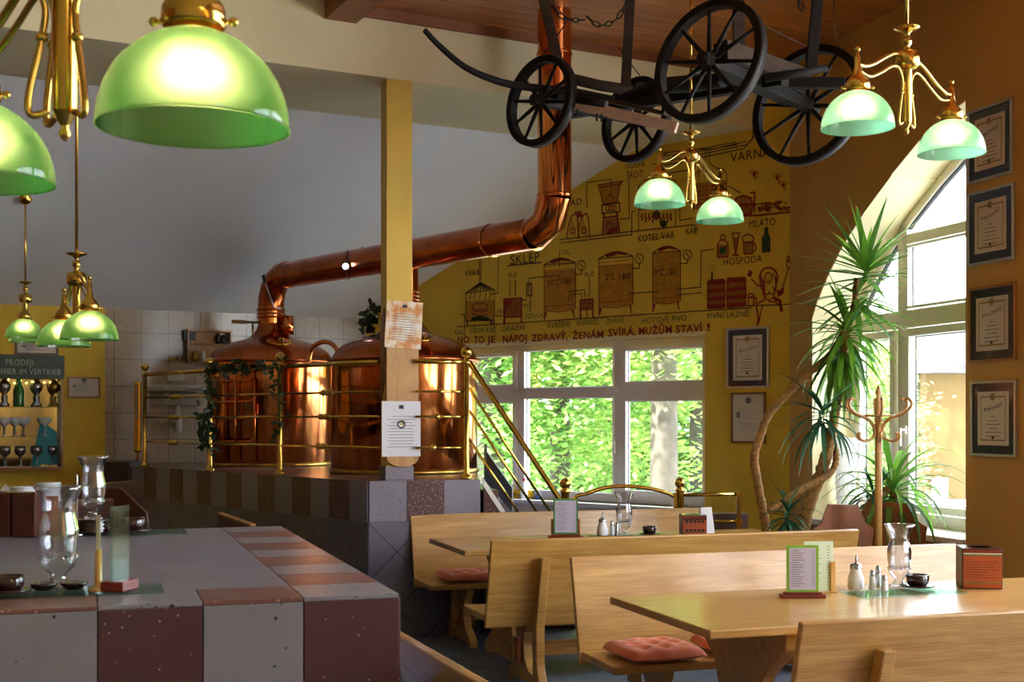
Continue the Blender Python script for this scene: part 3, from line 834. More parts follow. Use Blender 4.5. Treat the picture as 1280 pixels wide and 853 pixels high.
# ------------------------------------------------------------------ wash corner on the tiled wall
def tl(px, py, off=0):
    a = (px-640)/F; z = (13.72-off)/(-.463*a+.886); return Vector((a*z, z, EYE-(py-HZ)*z/F))
b0 = tl(218, 505, 0)
Mt = frame(b0, v3(uh,0), v3(nh,0))
ws = thing('wash_basin', 'white wash basin on the tiled wall behind the railing', 'sink', M=Mt)
m = MB()
prof = [(-.3,.0),(-.3,.15)]
m.prism([(-.3,0,.12),(.3,0,.12),(.28,-.30,.12),(.2,-.42,.12),(-.2,-.42,.12),(-.28,-.30,.12)], (0,0,.05))
m.prism([(-.26,0,-.02),(.26,0,-.02),(.18,-.28,-.02),(-.18,-.28,-.02)], (0,0,.14)); m.box(-.3,.3,-.05,0,.17,.2)
m.build('basin', 'basin_white', ws, bevel=.03)
m = MB(); m.tube([(0,-.16,-.02),(0,-.16,-.14),(0,-.13,-.22),(0,0,-.22)], .025, 10); m.lathe([(.03,-.3),(.045,-.28),(.045,-.16),(.03,-.14)], 16, c=(0,-.16,0)); m.build('drain_trap', 'basin_white', ws)
m = MB(); m.box(-.09,.09,-.06,0,.24,.34); m.build('soap_box', 'basin_white', ws, bevel=.01)
b0 = tl(220, 450, 0); tp = thing('wall_tap', 'brass wall tap with cross handles above the basin', 'tap', M=frame(b0, v3(uh,0), v3(nh,0)))
m = MB(); m.tube([(-.08,0,0),(-.08,-.04,0),(.08,-.04,0),(.08,0,0)], .015, 8); m.tube([(0,-.04,0),(0,-.12,.03),(0,-.2,0),(0,-.2,-.04)], .012, 8); m.build('spout', 'brass_dull', tp)
for s in (-1,1):
    m = MB(); m.tube([(s*.08,-.04,0),(s*.08,-.07,.0)], .012, 8)
    for a in (0, pi/2): m.tube([(s*.08-cos(a)*.03,-.07,-sin(a)*.03),(s*.08+cos(a)*.03,-.07,sin(a)*.03)], .007, 6)
    m.build('cross_handle', 'brass', tp)
b0 = tl(259, 455, 0); sh = thing('wall_shelf', 'small open wooden shelf box on the tiled wall left of the first kettle', 'shelf', M=frame(b0, v3(uh,0), v3(nh,0)))
m = MB(); w, h = .24, .36
m.box(-w,w,-.12,0,0,.02); m.box(-w,w,-.12,0,h-.02,h); m.box(-w,-w+.02,-.12,0,0,h); m.box(w-.02,w,-.12,0,0,h); m.box(-w,w,-.12,0,h*.55,h*.55+.015)
m.build('shelf_box', 'pine_dark', sh)
m = MB(); m.box(-w,w,-.01,-.002,0,h); m.build('back_panel', 'board_wood', sh)
for k, (x, z, hh, mt) in enumerate(((.1,.215,.12,'black_paint'),(.16,.215,.1,'black_paint'),(-.15,.02,.1,'brass_dull'),(-.06,.02,.12,'basin_white'),(.06,.02,.09,'brass_dull'))):
    m = MB(); m.lathe([(0,0),(.025,0),(.028,hh*.7),(.014,hh*.85),(.014,hh),(0,hh)], 12, c=(0,0,0))
    o = m.build('small_jar', mt, M=frame(b0, v3(uh,0), v3(nh,0)) @ Matrix.Translation((x,-.06,z+.001)))
    tag(o, ['taller black jar on top tier of the wooden wall shelf','shorter black jar on top tier of the wooden wall shelf','leftmost brass-coloured jar on bottom tier of the wall shelf','pale jar on bottom tier of the wooden wall shelf','brass-coloured jar at right on bottom tier of the wall shelf'][k], 'jar', 'jars on the wall shelf')
b0 = tl(235, 426, 0); m = MB(); m.box(-.06,.06,-.08,0,0,.11); m.tube([(.06,-.02,.06),(.12,-.02,.1),(.14,-.02,.3)], .004, 6)
o = m.build('switch_box', 'black_paint', M=frame(b0, v3(uh,0), v3(nh,0)), bevel=.006); tag(o, 'small black switch box on the tiles above the wooden shelf', 'switch box')

# ------------------------------------------------------------------ display cabinet on the left wall
def BK(px, py): # point on the yellow back wall
    return tl(px, py, 0)
c0 = BK(76, 583); x0 = 0
Mc = frame(c0, v3(uh,0), v3(nh,0))
cab = thing('display_cabinet', 'mirror-backed display cabinet under a green sign at far left', 'cabinet', M=Mc)
def cz(py): return BK(76, py).z-c0.z
def cx_(px): # local x for pixel at cabinet front
    p = tl(px, 500, .0); return (p-c0).dot(v3(uh,0))
W = 1.25; ztop = cz(473); zs = cz(447)
m = MB(); m.box(-W,0,-.02,-.001,0,ztop); m.build('mirror_back', 'mirror', cab)
m = MB(); m.box(-W,0,-.16,-.02,-.03,0); m.box(-.02,0,-.16,-.02,0,ztop); m.box(-W,-W+.02,-.16,-.02,0,ztop); m.box(-W,0,-.16,0,ztop,zs); m.build('carcass', 'brown_wood', cab)
m = MB(); m.box(-W-.01,.01,-.18,-.161,ztop-.01,zs+.01); sg = m.build('sign_board', 'sign_green', cab)
text('sign_lettering', 'PRODEJI', 'sign_letters', cab, cx_(4), cz(459), .062, y=-.184, w=(cx_(38)-cx_(4)))
text('sign_lettering', 'HIER IM VERTRIEB', 'sign_letters', cab, cx_(-2), cz(469.5), .055, y=-.184, w=(cx_(72)-cx_(-2)))
for py in (509, 545.5):
    m = MB(); m.box(-W+.02,-.02,-.15,-.02,cz(py)-.006,cz(py)); m.build('glass_shelf', 'tray_glass', cab)
def in_cab(px, pybase, name, label, cat, fn, mats, group):
    M = Mc @ Matrix.Translation((cx_(px), -.09, cz(pybase)+.001))
    m = MB(); fn(m); o = m.build(name, mats, M=M); tag(o, label, cat, group); return o
def bottle(m): m.lathe([(0,0),(.045,0),(.047,.02),(.047,.16),(.03,.21),(.015,.25),(.015,.31),(.018,.31),(.018,.32),(0,.32)], 16)
def goblet(m): m.lathe([(0,0),(.03,0),(.028,.006),(.006,.012),(.006,.09),(.015,.1),(.045,.13),(.048,.17),(.042,.2),(.044,.17),(.04,.135),(.0,.105)], 16)
def trophy(m): m.lathe([(0,0),(.045,0),(.045,.02),(.02,.05),(.025,.1),(.012,.12),(.05,.17),(.055,.22),(.035,.24),(.02,.27),(0,.28)], 12, flute=.08)
def saucercup(m): m.lathe([(0,0),(.02,0),(.006,.02),(.006,.10),(.02,.11),(.055,.14),(.062,.19),(.058,.19),(.05,.145),(0,.12)], 16)
in_cab(23,509,'beer_bottle','tall green bottle on top shelf of the display cabinet','bottle',bottle,'bottle_green',None)
for px, lab in ((5,'silver trophy left of the green bottle in the display cabinet'),(45,'silver trophy just right of the green bottle in display cabinet'),(66,'dark trophy at right end of top shelf in display cabinet')):
    in_cab(px,509,'trophy_cup',lab,'trophy',trophy,'steel' if px < 60 else 'brass_dull','trophies in the display cabinet')
for px, lab in ((5,'first white-bowled goblet from left on middle cabinet shelf'),(18,'second goblet from left on middle cabinet shelf'),(29,'third goblet from left on middle cabinet shelf'),(55,'white-bowled goblet standing alone at right of middle cabinet shelf'),):
    in_cab(px,545.5,'stemmed_goblet',lab,'goblet',saucercup,'white_ceramic','goblets on the middle cabinet shelf')
for px, lab in ((6,'small goblet at far left on bottom shelf of the cabinet'),(25,'tall silver goblet, second on bottom shelf of the cabinet'),(45,'third goblet from left on bottom shelf of the cabinet'),(64,'dark goblet at right end on bottom shelf of the cabinet')):
    in_cab(px,582,'stemmed_goblet',lab,'goblet',goblet,'steel','goblets on the bottom cabinet shelf')
m = MB()
for i in range(9): m.ball((cx_(10+i*7.5), -.05, cz(476+4*abs(sin(i*1.7)))), .009, 8)
o = m.build('fairy_lights', 'fairy_glow', M=Mc); tag(o, 'string of tiny yellow lights along the top of the cabinet', 'lights')
m = MB(); m.prism([(cx_(38),-.03,.0),(cx_(50),-.03,.0),(cx_(58),-.03,cz(535)),(cx_(50),-.03,cz(528))], (0,.006,0)); m.prism([(cx_(50),-.03,.02),(cx_(72),-.03,.02),(cx_(70),-.03,cz(540)),(cx_(56),-.03,cz(530))], (0,.006,0))
o = m.build('folded_cloth', 'cloth_teal', M=Mc); tag(o, 'bright teal folded cloth at the back right of the cabinet', 'cloth')

# ------------------------------------------------------------------ framed certificates
def certificate(M, w, h, label, framemat, border, paper='paper_cream', mat=True, title=True, name='framed_certificate', cat='certificate', group=None, inner=.16, edge=None):
    t = thing(name, label, cat, M=M, group=group)
    fw = .018
    m = MB(); m.box(0,w,-.022,-.001,0,fw); m.box(0,w,-.022,-.001,h-fw,h); m.box(0,fw,-.022,-.001,fw,h-fw); m.box(w-fw,w,-.022,-.001,fw,h-fw)
    m.build('frame', framemat, t, bevel=.002)
    m = MB(); m.box(fw,w-fw,-.012,-.002,fw,h-fw); m.build('mount', border, t)
    b = w*inner; m = MB(); m.box(b,w-b,-.014,-.0121,b,h-b); m.build('sheet', paper, t)
    if title:
        m = MB(); b2 = b+.03; lw = .006
        for (x0,x1,z0,z1) in ((b2,w-b2,b2,b2+lw*1.8),(b2,w-b2,h-b2-lw*1.8,h-b2),(b2,b2+lw,b2,h-b2),(w-b2-lw,w-b2,b2,h-b2)): m.box(x0,x1,-.0155,-.0141,z0,z1)
        m.lathe([(0,0),(.024,0),(.024,.0016)], 16, M=Matrix.Translation((w/2,-.0155,h-b2-.005)) @ Matrix.Rotation(R(90),4,'X'))
        m.build('gold_border', 'print_gold', t)
        text('title_lettering', 'Pivní pečeť', 'ink', t, w/2, h*.62, .028, w*.42, y=-.0155, align='CENTER', shear=.3, rot=R(12))
        m = MB()
        for k, ww in enumerate((.1,.22,.3,.2,.34,.3,.1)):
            z = h*.52-k*.026; m.box(w/2-w*ww/2,w/2+w*ww/2,-.0152,-.0141,z,z+.004)
        m.lathe([(0,0),(.012,0),(.012,.0012)], 12, M=Matrix.Translation((w/2,-.0152,h*.25)) @ Matrix.Rotation(R(90),4,'X'))
        m.build('printed_lines', 'ink', t)
    else:
        m = MB()
        for k in range(9):
            z = h*.68-k*h*.05; m.box(w*.22,w*(.6+.16*sin(k*2.1)),-.0152,-.0141,z,z+.003)
        m.lathe([(0,0),(.028,0),(.028,.0012)], 12, M=Matrix.Translation((w/2,-.0152,h*.84)) @ Matrix.Rotation(R(90),4,'X'))
        m.box(w*.16,w*.26,-.0152,-.0141,h*.5,h*.62)
        m.build('printed_lines', 'ink_grey', t)
    return t
# arch-wall frame seen from inside: x to the right = towards camera (er)
def rloc(px, py):
    a = (px-640)/F; z = orr.dot(R0)/(orr.x*a+orr.y); p = Vector((a*z,z)); return (p-R0).dot(er), EYE-(py-HZ)*z/F
labs = ['black-framed certificate, topmost of the four on the right wall','black-framed certificate, second from top on the right wall','wood-edged certificate, third from top on the right wall','silver-edged certificate, lowest of the four on the right wall']
for k, (x0, x1, yb, yt) in enumerate(((1212,1268,231.5,141),(1212,1270,334,243),(1213.5,1272.5,454.5,361),(1216,1273,570,477))):
    r0, zb = rloc(x0, yb); r1, _ = rloc(x1, yb); _, zt = rloc(x0, yt)
    certificate(M_right @ Matrix.Translation((r0, -.0, zb)), r1-r0, zt-zb, labs[k], ['frame_silver','frame_silver','frame_gold','frame_silver'][k], 'frame_navy', group='framed beer certificates')
x0_, zb = mloc(909, 486); x1_, _ = mloc(962, 486); _, zt = mloc(909, 411)
certificate(M_mural @ Matrix.Translation((x0_, 0, zb)), x1_-x0_, zt-zb, 'black-framed certificate hanging right of the long window, above the pale one', 'frame_silver', 'frame_navy', group='framed beer certificates')
x0_, zb = mloc(915, 554); x1_, _ = mloc(958, 553); _, zt = mloc(915, 491)
certificate(M_mural @ Matrix.Translation((x0_, 0, zb)), x1_-x0_, zt-zb, 'pale document in thin brown frame right of the long window', 'frame_brown', 'paper_cream', title=False, inner=.06, name='framed_document', cat='document')
p = BK(84, 498); q = BK(125, 498); t_ = BK(84, 471)
certificate(frame(p, v3(uh,0), v3(nh,0)), (q-p).length, t_.z-p.z, 'small landscape certificate in a dark frame right of the display cabinet', 'brown_wood', 'paper_cream', title=False, inner=.08, name='framed_document', cat='document')
p = BK(18, 444); q = BK(73, 444); t_ = BK(18, 424)
certificate(frame(p, v3(uh,0), v3(nh,0)), (q-p).length, t_.z-p.z, 'wide wooden picture frame above the green cabinet sign', 'frame_brown', 'label_dark', title=False, inner=.06, name='picture_frame', cat='picture')

# ================================================================== WALL PAINTING
def zB(x, y): return 560+x/6.095, 300+y/6.095
def zC(x, y): return 740+x/6.095, 290+y/6.095
def zD(x, y): return 860+x/3.413, 180+y/3.413
def zE(x, y): return 700+x/5.332, 160+y/5.332
mur = thing('wall_painting', 'painted brewing diagram with captions on the yellow wall above the long window', 'mural', M=M_mural)
INK = {}
def mink(name, mat, w, y):
    INK[name] = (MB(), mat, w, y)
def stroke(ink, zf, pts, closed=False, w=None):
    m, mat, w0, y = INK[ink]; w = (w or w0)/2
    q = [mloc(*zf(*p)) for p in pts]
    if closed: q.append(q[0])
    for (x0, z0), (x1, z1) in zip(q[:-1], q[1:]):
        d = Vector((x1-x0, z1-z0))
        if d.length < 1e-5: continue
        d.normalize(); n = Vector((-d.y, d.x))*w; e = d*w*.5
        m.add([(x0-e.x+n.x,y,z0-e.y+n.y),(x0-e.x-n.x,y,z0-e.y-n.y),(x1+e.x-n.x,y,z1+e.y-n.y),(x1+e.x+n.x,y,z1+e.y+n.y)], [(0,1,2,3)])
def fillp(ink, zf, pts):
    m, mat, w0, y = INK[ink]
    m.add([(lambda q: (q[0], y, q[1]))(mloc(*zf(*p))) for p in pts], [tuple(range(len(pts)))])
def ell(cx, cy, rx, ry, n=20, a0=0, a1=360): return [(cx+rx*cos(R(a0+(a1-a0)*i/n)), cy+ry*sin(R(a0+(a1-a0)*i/n))) for i in range(n+(a1-a0 < 360))]
def arrow(zf, a, b, ink='dark', s=10):
    stroke(ink, zf, [a, b]); d = Vector((b[0]-a[0], b[1]-a[1])).normalized(); n = Vector((-d.y, d.x))
    p = Vector(b); fillp(ink, zf, [tuple(p+d*s*.4), tuple(p-d*s+n*s*.5), tuple(p-d*s-n*s*.5)])
def cap(zf, body, x0, x1, y, h, mat='mural_green', y1=None, sc=6.095):
    a = mloc(*zf(x0, y)); b = mloc(*zf(x1, y if y1 is None else y1)); t = mloc(*zf(x0, y-h))
    text('caption_lettering', body, mat, mur, a[0], (a[1]+b[1])/2 if y1 is None else a[1], t[1]-a[1], b[0]-a[0], y=-.0055, ext=.0004, rot=0)
mink('ground','mural_ground',.01,-.0015); mink('orange','mural_orange',.01,-.0022); mink('red','mural_red',.012,-.0036)
mink('dark','mural_dark',.009,-.0042); mink('green','mural_green',.01,-.003); mink('fine','mural_red',.006,-.0048)
# shelf line with hatching
def baseline(zf, x0, y0, x1, y1, n):
    stroke('dark', zf, [(x0,y0),(x1,y1)])
    for i in range(n):
        t = i/n; x, y = x0+(x1-x0)*t, y0+(y1-y0)*t; stroke('fine', zf, [(x,y),(x-5,y+9)])
baseline(zB, 70, 662, 1219, 588, 34); baseline(zC, 0, 655, 1219, 578, 32); baseline(zE, 0, 745, 480, 690, 16)
stroke('dark', zE, [(0,768),(480,712)]); stroke('dark', zE, [(480,712),(480,560),(500,550)]); baseline(zE, 490, 690, 900, 645, 14)
# whirlpool tub
fillp('orange', zB, [(137,468),(355,455),(355,610),(137,616)])
stroke('dark', zB, [(137,405),(137,620),(355,612),(355,380)]); stroke('dark', zB, [(137,405),(247,325),(355,380),(137,405)])
for x in (170,195,220,250,275,300,325): stroke('dark', zB, [(247,332),(x,392-(x-170)*.1)], w=.013)
for x in (170,203,242,285,320): arrow(zB, (x+8,400), (x-4,455))
stroke('red', zB, ell(245,508,60,26), True); stroke('red', zB, ell(245,530,60,20,12,0,200)); stroke('red', zB, ell(245,560,62,14,12,0,180))
fillp('green', zB, ell(247,612,75,32,14,180,360)); stroke('dark', zB, [(240,150),(240,325)]); stroke('dark', zB, [(252,150),(252,325)])
stroke('dark', zB, [(385,125),(380,405)]); arrow(zB, (380,408),(330,412)); stroke('red', zB, [(330,612),(330,645)], w=.03); stroke('red', zB, [(350,610),(350,645)], w=.02)
stroke('red', zB, [(148,618),(148,655)], w=.02); stroke('dark', zB, [(100,568),(125,568),(125,730)]); arrow(zB,(362,580),(412,580))
# cooler
fillp('ground', zB, [(432,455),(560,450),(560,588),(432,592)])
stroke('red', zB, [(430,450),(430,640)], w=.03); stroke('red', zB, [(560,445),(560,630)], w=.02); stroke('red', zB, [(425,452),(565,443)], w=.015); stroke('red', zB, [(430,592),(560,588)], w=.012)
for x in range(445, 556, 10): stroke('fine', zB, [(x,455),(x,588)])
fillp('red', zB, [(440,462),(505,458),(440,530)])
for x in (472, 514): arrow(zB, (x,305), (x,430))
stroke('dark', zB, [(565,462),(600,455)]); fillp('red', zB, [(568,452),(592,458),(568,466)])
for r_ in ([(600,335),(637,332),(637,425),(600,428)],): stroke('dark', zB, r_, True, .012)
for k in range(4): stroke('fine', zB, ell(618,350+22*k,8,8,8), True)
stroke('dark', zB, [(617,335),(617,293),(850,270),(850,300)]); arrow(zB, (627,430), (627,545))
# tanks
def tank(zf, x0, x1, yt, yl, yb, domeh, foam=True, lean=-.07):
    w = x1-x0; L = lambda x: lean*(x-x0)
    fillp('orange', zf, [(x0,yl),(x1,yl+L(x1))]+[(x1-w*i/8, yb+L(x1-w*i/8)+18*sin(pi*i/8)) for i in range(9)])
    stroke('dark', zf, [(x0,yt),(x0,yb)]); stroke('dark', zf, [(x1,yt+L(x1)),(x1,yb+L(x1))])
    top = [(x0+w*i/12, yt+L(x0+w*i/12)-domeh*sin(pi*i/12)) for i in range(13)]
    stroke('dark', zf, top, True); fillp('red', zf, [p for p in top[2:11]]+[(x0+w*.8,yt+L(x0+w*.8)-domeh*.3),(x0+w*.55,yt-domeh*.75),(x0+w*.25,yt-domeh*.2)])
    stroke('fine', zf, [(x0+w*i/8, yb+L(x0+w*i/8)+18*sin(pi*i/8)) for i in range(9)]); stroke('fine', zf, [(x0,yb-30),(x1,yb-30+L(x1))])
    stroke('fine', zf, [(x0,yl),(x1,yl+L(x1))])
    random.seed(int(x0))
    for _ in range(70):
        x = random.uniform(x0+6, x1-6); y = random.uniform(yl+8, yb-6)+L(x); stroke('fine', zf, [(x,y),(x+4,y+3)])
    for xx in (x0+3, x1-8):
        fillp('red', zf, [(xx-4,yb+4+L(xx)),(xx+20*(1 if xx < x1-20 else -1),yb+12+L(xx)),(xx+6,yb+68+L(xx)),(xx-6,yb+68+L(xx))])
tank(zB, 733, 972, 190, 245, 540, 42); stroke('fine', zB, [(733,205),(972,180)]); stroke('fine', zB, [(735,225)]+[(735+i*20, 232-i*1.6+4*(i%2)) for i in range(12)])
tank(zC, 53, 313, 205, 262, 570, 44); stroke('fine', zC, [(53,238),(313,210)])
tank(zC, 463, 675, 160, 160, 540, 42)
for zf, c, e_ in ((zB,(1017,195),(975,262)),(zC,(362,205),(318,278)),(zC,(728,175),(676,240))):
    stroke('dark', zf, ell(c[0],c[1],32,36), True); stroke('dark', zf, [(c[0],c[1]+38),(c[0],e_[1]),e_]); stroke('dark', zf, [(c[0]-12,c[1]-15),(c[0]+14,c[1]+18)])
stroke('dark', zB, [(850,75),(850,205)]); arrow(zB, (850,180),(850,208))
stroke('dark', zB, [(925,465),(925,395),(1042,380),(1042,435)]); stroke('dark', zB, [(945,465),(948,418),(1022,408),(1022,440)])
arrow(zB,(1078,300),(1078,435))
fillp('ground', zB, [(1010,460),(1105,452),(1105,530),(1010,538)]); stroke('red', zB, [(1010,460),(1105,452),(1105,590)], w=.02); stroke('red', zB, [(1010,460),(1010,598)], w=.022)
for y in (490,520,535): stroke('red', zB, [(1010,y),(1105,y-6)], w=.013)
for x in range(1020,1100,12): stroke('fine', zB, [(x,460),(x,530)])
stroke('red', zB, [(1060,535),(1060,595)], w=.013)
arrow(zC, (285,470), (505,456)); arrow(zC, (640,480), (835,465)); stroke('dark', zC, [(650,438),(830,422),(832,145)]); arrow(zC,(832,145),(930,133))
# bottles and glasses (tavern)
fillp('ground', zD, [(126,432),(172,430),(172,482),(126,485)]); stroke('red', zD, [(126,430),(140,410),(158,410),(172,428),(172,482),(126,485)], True); stroke('red', zD, ell(149,400,10,12,12), True)
fillp('green', zD, [(136,442),(162,440),(162,468),(136,470)])
stroke('red', zD, [(190,382),(220,380),(208,455),(204,470),(218,474),(190,477),(203,470),(201,455)], True); fillp('ground', zD, [(194,400),(216,398),(207,455),(202,455)])
fillp('ground', zD, [(238,420),(276,418),(276,468),(240,470)]); stroke('red', zD, [(238,420),(276,418),(276,468),(240,470)], True, .014); stroke('red', zD, ell(257,405,24,18), True); stroke('red', zD, ell(278,442,12,18,12,-90,90), w=.014)
fillp('green', zD, [(330,358),(340,357),(342,385),(350,400),(350,460),(318,462),(318,402),(328,386)]); stroke('dark', zD, [(330,358),(340,357),(342,385),(350,400),(350,460),(318,462),(318,402),(328,386)], True)
fillp('ground', zD, [(322,418),(346,417),(346,440),(322,442)])
# barrels
for x0, x1, y0, y1 in ((83,158,583,703),(166,248,574,698)):
    pts = [(x0+5,y0),(x1-5,y0-4),(x1,(y0+y1)/2),(x1-5,y1-6),(x0+5,y1),(x0,(y0+y1)/2)]
    fillp('ground', zD, pts); stroke('red', zD, pts, True, .014)
    for i in range(1, 9): x = x0+(x1-x0)*i/9; stroke('fine', zD, [(x,y0),(x,y1-3)])
    for f in (.08,.36,.64,.9): y = y0+(y1-y0)*f; stroke('red', zD, [(x0+1,y+3),(x1-1,y-2)], w=.03)
stroke('dark', zD, [(103,548),(103,578)], w=.018); 
for a in range(0,360,45): stroke('fine', zD, [(103+8*cos(R(a)),535+10*sin(R(a))),(103+16*cos(R(a)),535+20*sin(R(a)))])
stroke('red', zD, [(258,655),(282,653),(280,690),(260,692)], True, .014); stroke('red', zD, ell(270,648,12,9), True); stroke('red', zD, ell(285,668,8,14,10,-90,90))
# seated woman with mug and staff (line drawing)
stroke('red', zD, ell(345,570,38,42,18,150,400), w=.016); stroke('red', zD, ell(344,572,16,22), True)
for k in range(9): stroke('fine', zD, [(312+k*2,560+k*4),(306+k*3,590+k*8),(314+k*3,620+k*3)]); stroke('fine', zD, [(362+k*2,545+k*4),(380-k,580+k*6),(378-k,615+k*3)])
stroke('fine', zD, [(338,568),(342,570)]); stroke('fine', zD, [(350,567),(354,569)]); stroke('red', zD, [(340,582),(350,581)])
stroke('red', zD, [(325,608),(300,605),(272,578)], w=.014); fillp('red', zD, [(252,560),(262,538),(278,545),(268,572)])
stroke('red', zD, [(325,608),(320,640),(328,658),(345,668),(368,655),(370,625),(362,608)], w=.012); stroke('red', zD, ell(334,630,14,12,12,0,200)); stroke('red', zD, ell(358,630,12,12,12,-20,180))
stroke('red', zD, [(370,620),(395,640),(402,615)], w=.013); stroke('red', zD, [(405,612),(428,535)], w=.012); stroke('red', zD, ell(430,515,8,18,10), True); stroke('red', zD, ell(428,490,5,12,10), True)
fillp('red', zD, [(380,630),(412,610),(408,640),(385,655)]); stroke('red', zD, [(328,665),(300,680),(292,690),(300,735)], w=.014); stroke('red', zD, [(318,690),(308,735)], w=.012)
fillp('red', zD, [(298,735),(310,735),(306,765),(288,780),(296,760)]); stroke('red', zD, [(370,660),(392,670),(400,712)], w=.03); stroke('red', zD, [(345,672),(372,675),(392,690)], w=.013)
stroke('dark', zD, [(250,692),(445,684)])
# bees, grain
for x, y in ((282,130),(382,145),(408,175)):
    fillp('red', zD, ell(x,y,7,9,10)); stroke('fine', zD, ell(x-9,y-10,9,7,10), True); stroke('fine', zD, ell(x+9,y-8,9,6,10), True); stroke('fine', zD, [(x,y+8),(x+5,y+25)]); stroke('fine', zD, [(x+4,y+6),(x+14,y+20)])
fillp('ground', zD, [(196,262),(205,232),(235,220),(268,230),(278,262),(270,300),(206,305)]); stroke('red', zD, [(196,262),(205,232),(235,220),(268,230),(278,262),(270,300),(206,305)], True, .016)
for x in range(205,272,9): stroke('fine', zD, [(x,262),(x+2,300)])
stroke('red', zD, [(196,262),(278,258)], w=.02); stroke('red', zD, [(268,208),(285,208),(284,290)], w=.018)
random.seed(3)
for _ in range(60):
    x = random.uniform(305,440); h_ = 38*sin(pi*(x-300)/150)+8; y = 285-random.uniform(0,h_)+random.uniform(-3,5); stroke('fine', zD, ell(x,y,7,3,7,0,300))
stroke('red', zD, [(195,308),(300,305),(445,290)], w=.018); arrow(zD,(282,258),(325,254)); arrow(zD,(175,180),(222,208)); 
# lauter tun behind the lamp
fillp('orange', zE, [(890,375),(1112,345),(1112,520),(890,545)])
stroke('dark', zE, [(890,545),(888,380),(895,310),(960,265),(972,230),(972,140)]); stroke('dark', zE, [(998,138),(998,235),(1040,268),(1090,275),(1112,310),(1112,520)])
for x in (930,975,1020,1060,1085): stroke('dark', zE, [(x,280+abs(x-1000)*.2),(x-8,330)]); stroke('fine', zE, [(x,360),(x,520)])
for k in range(5): stroke('fine', zE, [(895,400+28*k),(1110,372+28*k)])
stroke('dark', zE, [(690,175),(700,165),(900,145),(1180,95)]); stroke('dark', zE, [(690,190),(1000,145),(1180,112)]); arrow(zE,(720,172),(690,180))
stroke('dark', zD, [(0,25),(120,20),(250,-10)])
q = [(860+320/3.0, 165)]
# kettle with flames
stroke('dark', zE, [(525,545),(525,690)]); stroke('dark', zE, [(770,545),(770,660)]); stroke('dark', zE, [(525,380),(525,545),(770,530),(770,350)])
fillp('orange', zE, [(535,420),(760,400),(760,530),(535,545)]); stroke('dark', zE, [(520,400),(560,350),(640,330),(770,350)])
random.seed(5)
for k in range(9): x = 550+k*24; stroke('red', zE, [(x,570),(x-8,590),(x+3,605),(x-4,630 if k%2 else 615)], w=.016)
fillp('green', zE, [(622,560),(662,556),(662,605),(622,610)]); fillp('green', zE, ell(690,640,24,24,12)); stroke('dark', zE, ell(690,640,12,12,12), True, .012)
stroke('dark', zE, [(640,560),(645,540),(680,620)])
stroke('dark', zE, [(730,345),(732,300),(860,282)]); stroke('dark', zE, [(800,480),(800,618),(890,600)])
# grain mill
fillp('orange', zE, [(252,385),(415,362),(380,500),(292,508)]); stroke('red', zE, [(250,382),(420,355),(398,370),(380,500),(290,508),(262,398),(398,375)], w=.013)
for k in range(6): stroke('fine', zE, [(335,440),(280+k*24,498-k)])
stroke('dark', zE, [(280,515),(398,500),(398,560),(280,570)], True, .013)
for x in (318,340,362): stroke('red', zE, ell(x,535,14,18,12), True, .012)
stroke('red', zE, [(295,570),(285,705)], w=.022); stroke('red', zE, [(380,562),(395,695)], w=.022); fillp('ground', zE, [(300,610),(380,600),(385,695),(295,705)]); stroke('red', zE, ell(330,655,20,24,14), True, .014)
fillp('red', zE, [(300,710),(380,650),(385,695)]); stroke('red', zE, [(300,600),(375,590)], w=.02)
stroke('dark', zE, [(180,520),(180,365),(340,342),(340,430)]); arrow(zE,(340,400),(340,435)); arrow(zE,(180,500),(180,530)); stroke('dark', zE, [(460,340),(462,600)]); arrow(zE,(462,603),(400,608),'green',14)
# sacks
for cx0 in (85, 158):
    stroke('red', zE, [(cx0-38,735),(cx0-30,660),(cx0-8,590),(cx0+20,570),(cx0+32,600),(cx0+42,735)], w=.014); stroke('red', zE, ell(cx0,685,16,20,12), True); stroke('fine', zE, [(cx0-10,600),(cx0+20,720)]); stroke('fine', zE, [(cx0-20,640),(cx0+5,700)])
fillp('red', zE, [(100,560),(140,555),(150,590),(120,600)])
stroke('dark', zB, [(455,198),(710,172)], w=.012)
# painted frame line at the top
m, mat, w0, y = INK['dark']
for off in (0, .03):
    pts_ = [(-1.45+off*2,4.00-off),(-.42-off,4.04-off),(-.33-off,4.12-off),(-.33-off,4.62)]
    for (x0, z0), (x1, z1) in zip(pts_[:-1], pts_[1:]):
        d = Vector((x1-x0, z1-z0)).normalized(); n = Vector((-d.y, d.x))*.005
        m.add([(x0+n.x,y,z0+n.y),(x0-n.x,y,z0-n.y),(x1-n.x,y,z1-n.y),(x1+n.x,y,z1+n.y)], [(0,1,2,3)])
ALLM = MB(); ALLMATS = []
for k, nm_ in (('ground','shaded_areas'),('orange','beer_fill'),('red','red_outlines'),('dark','dark_outlines'),('green','green_details'),('fine','fine_hatching')):
    m, mat, w0, y = INK[k]
    ALLM.v += m.v; ALLM.f += [[i+len(ALLM.v)-len(m.v) for i in f] for f in m.f]; ALLM.mi += [len(ALLMATS)]*len(m.f); ALLM.sm += m.sm; ALLMATS.append(mat)
ALLM.build('painted_drawings', ALLMATS, mur)
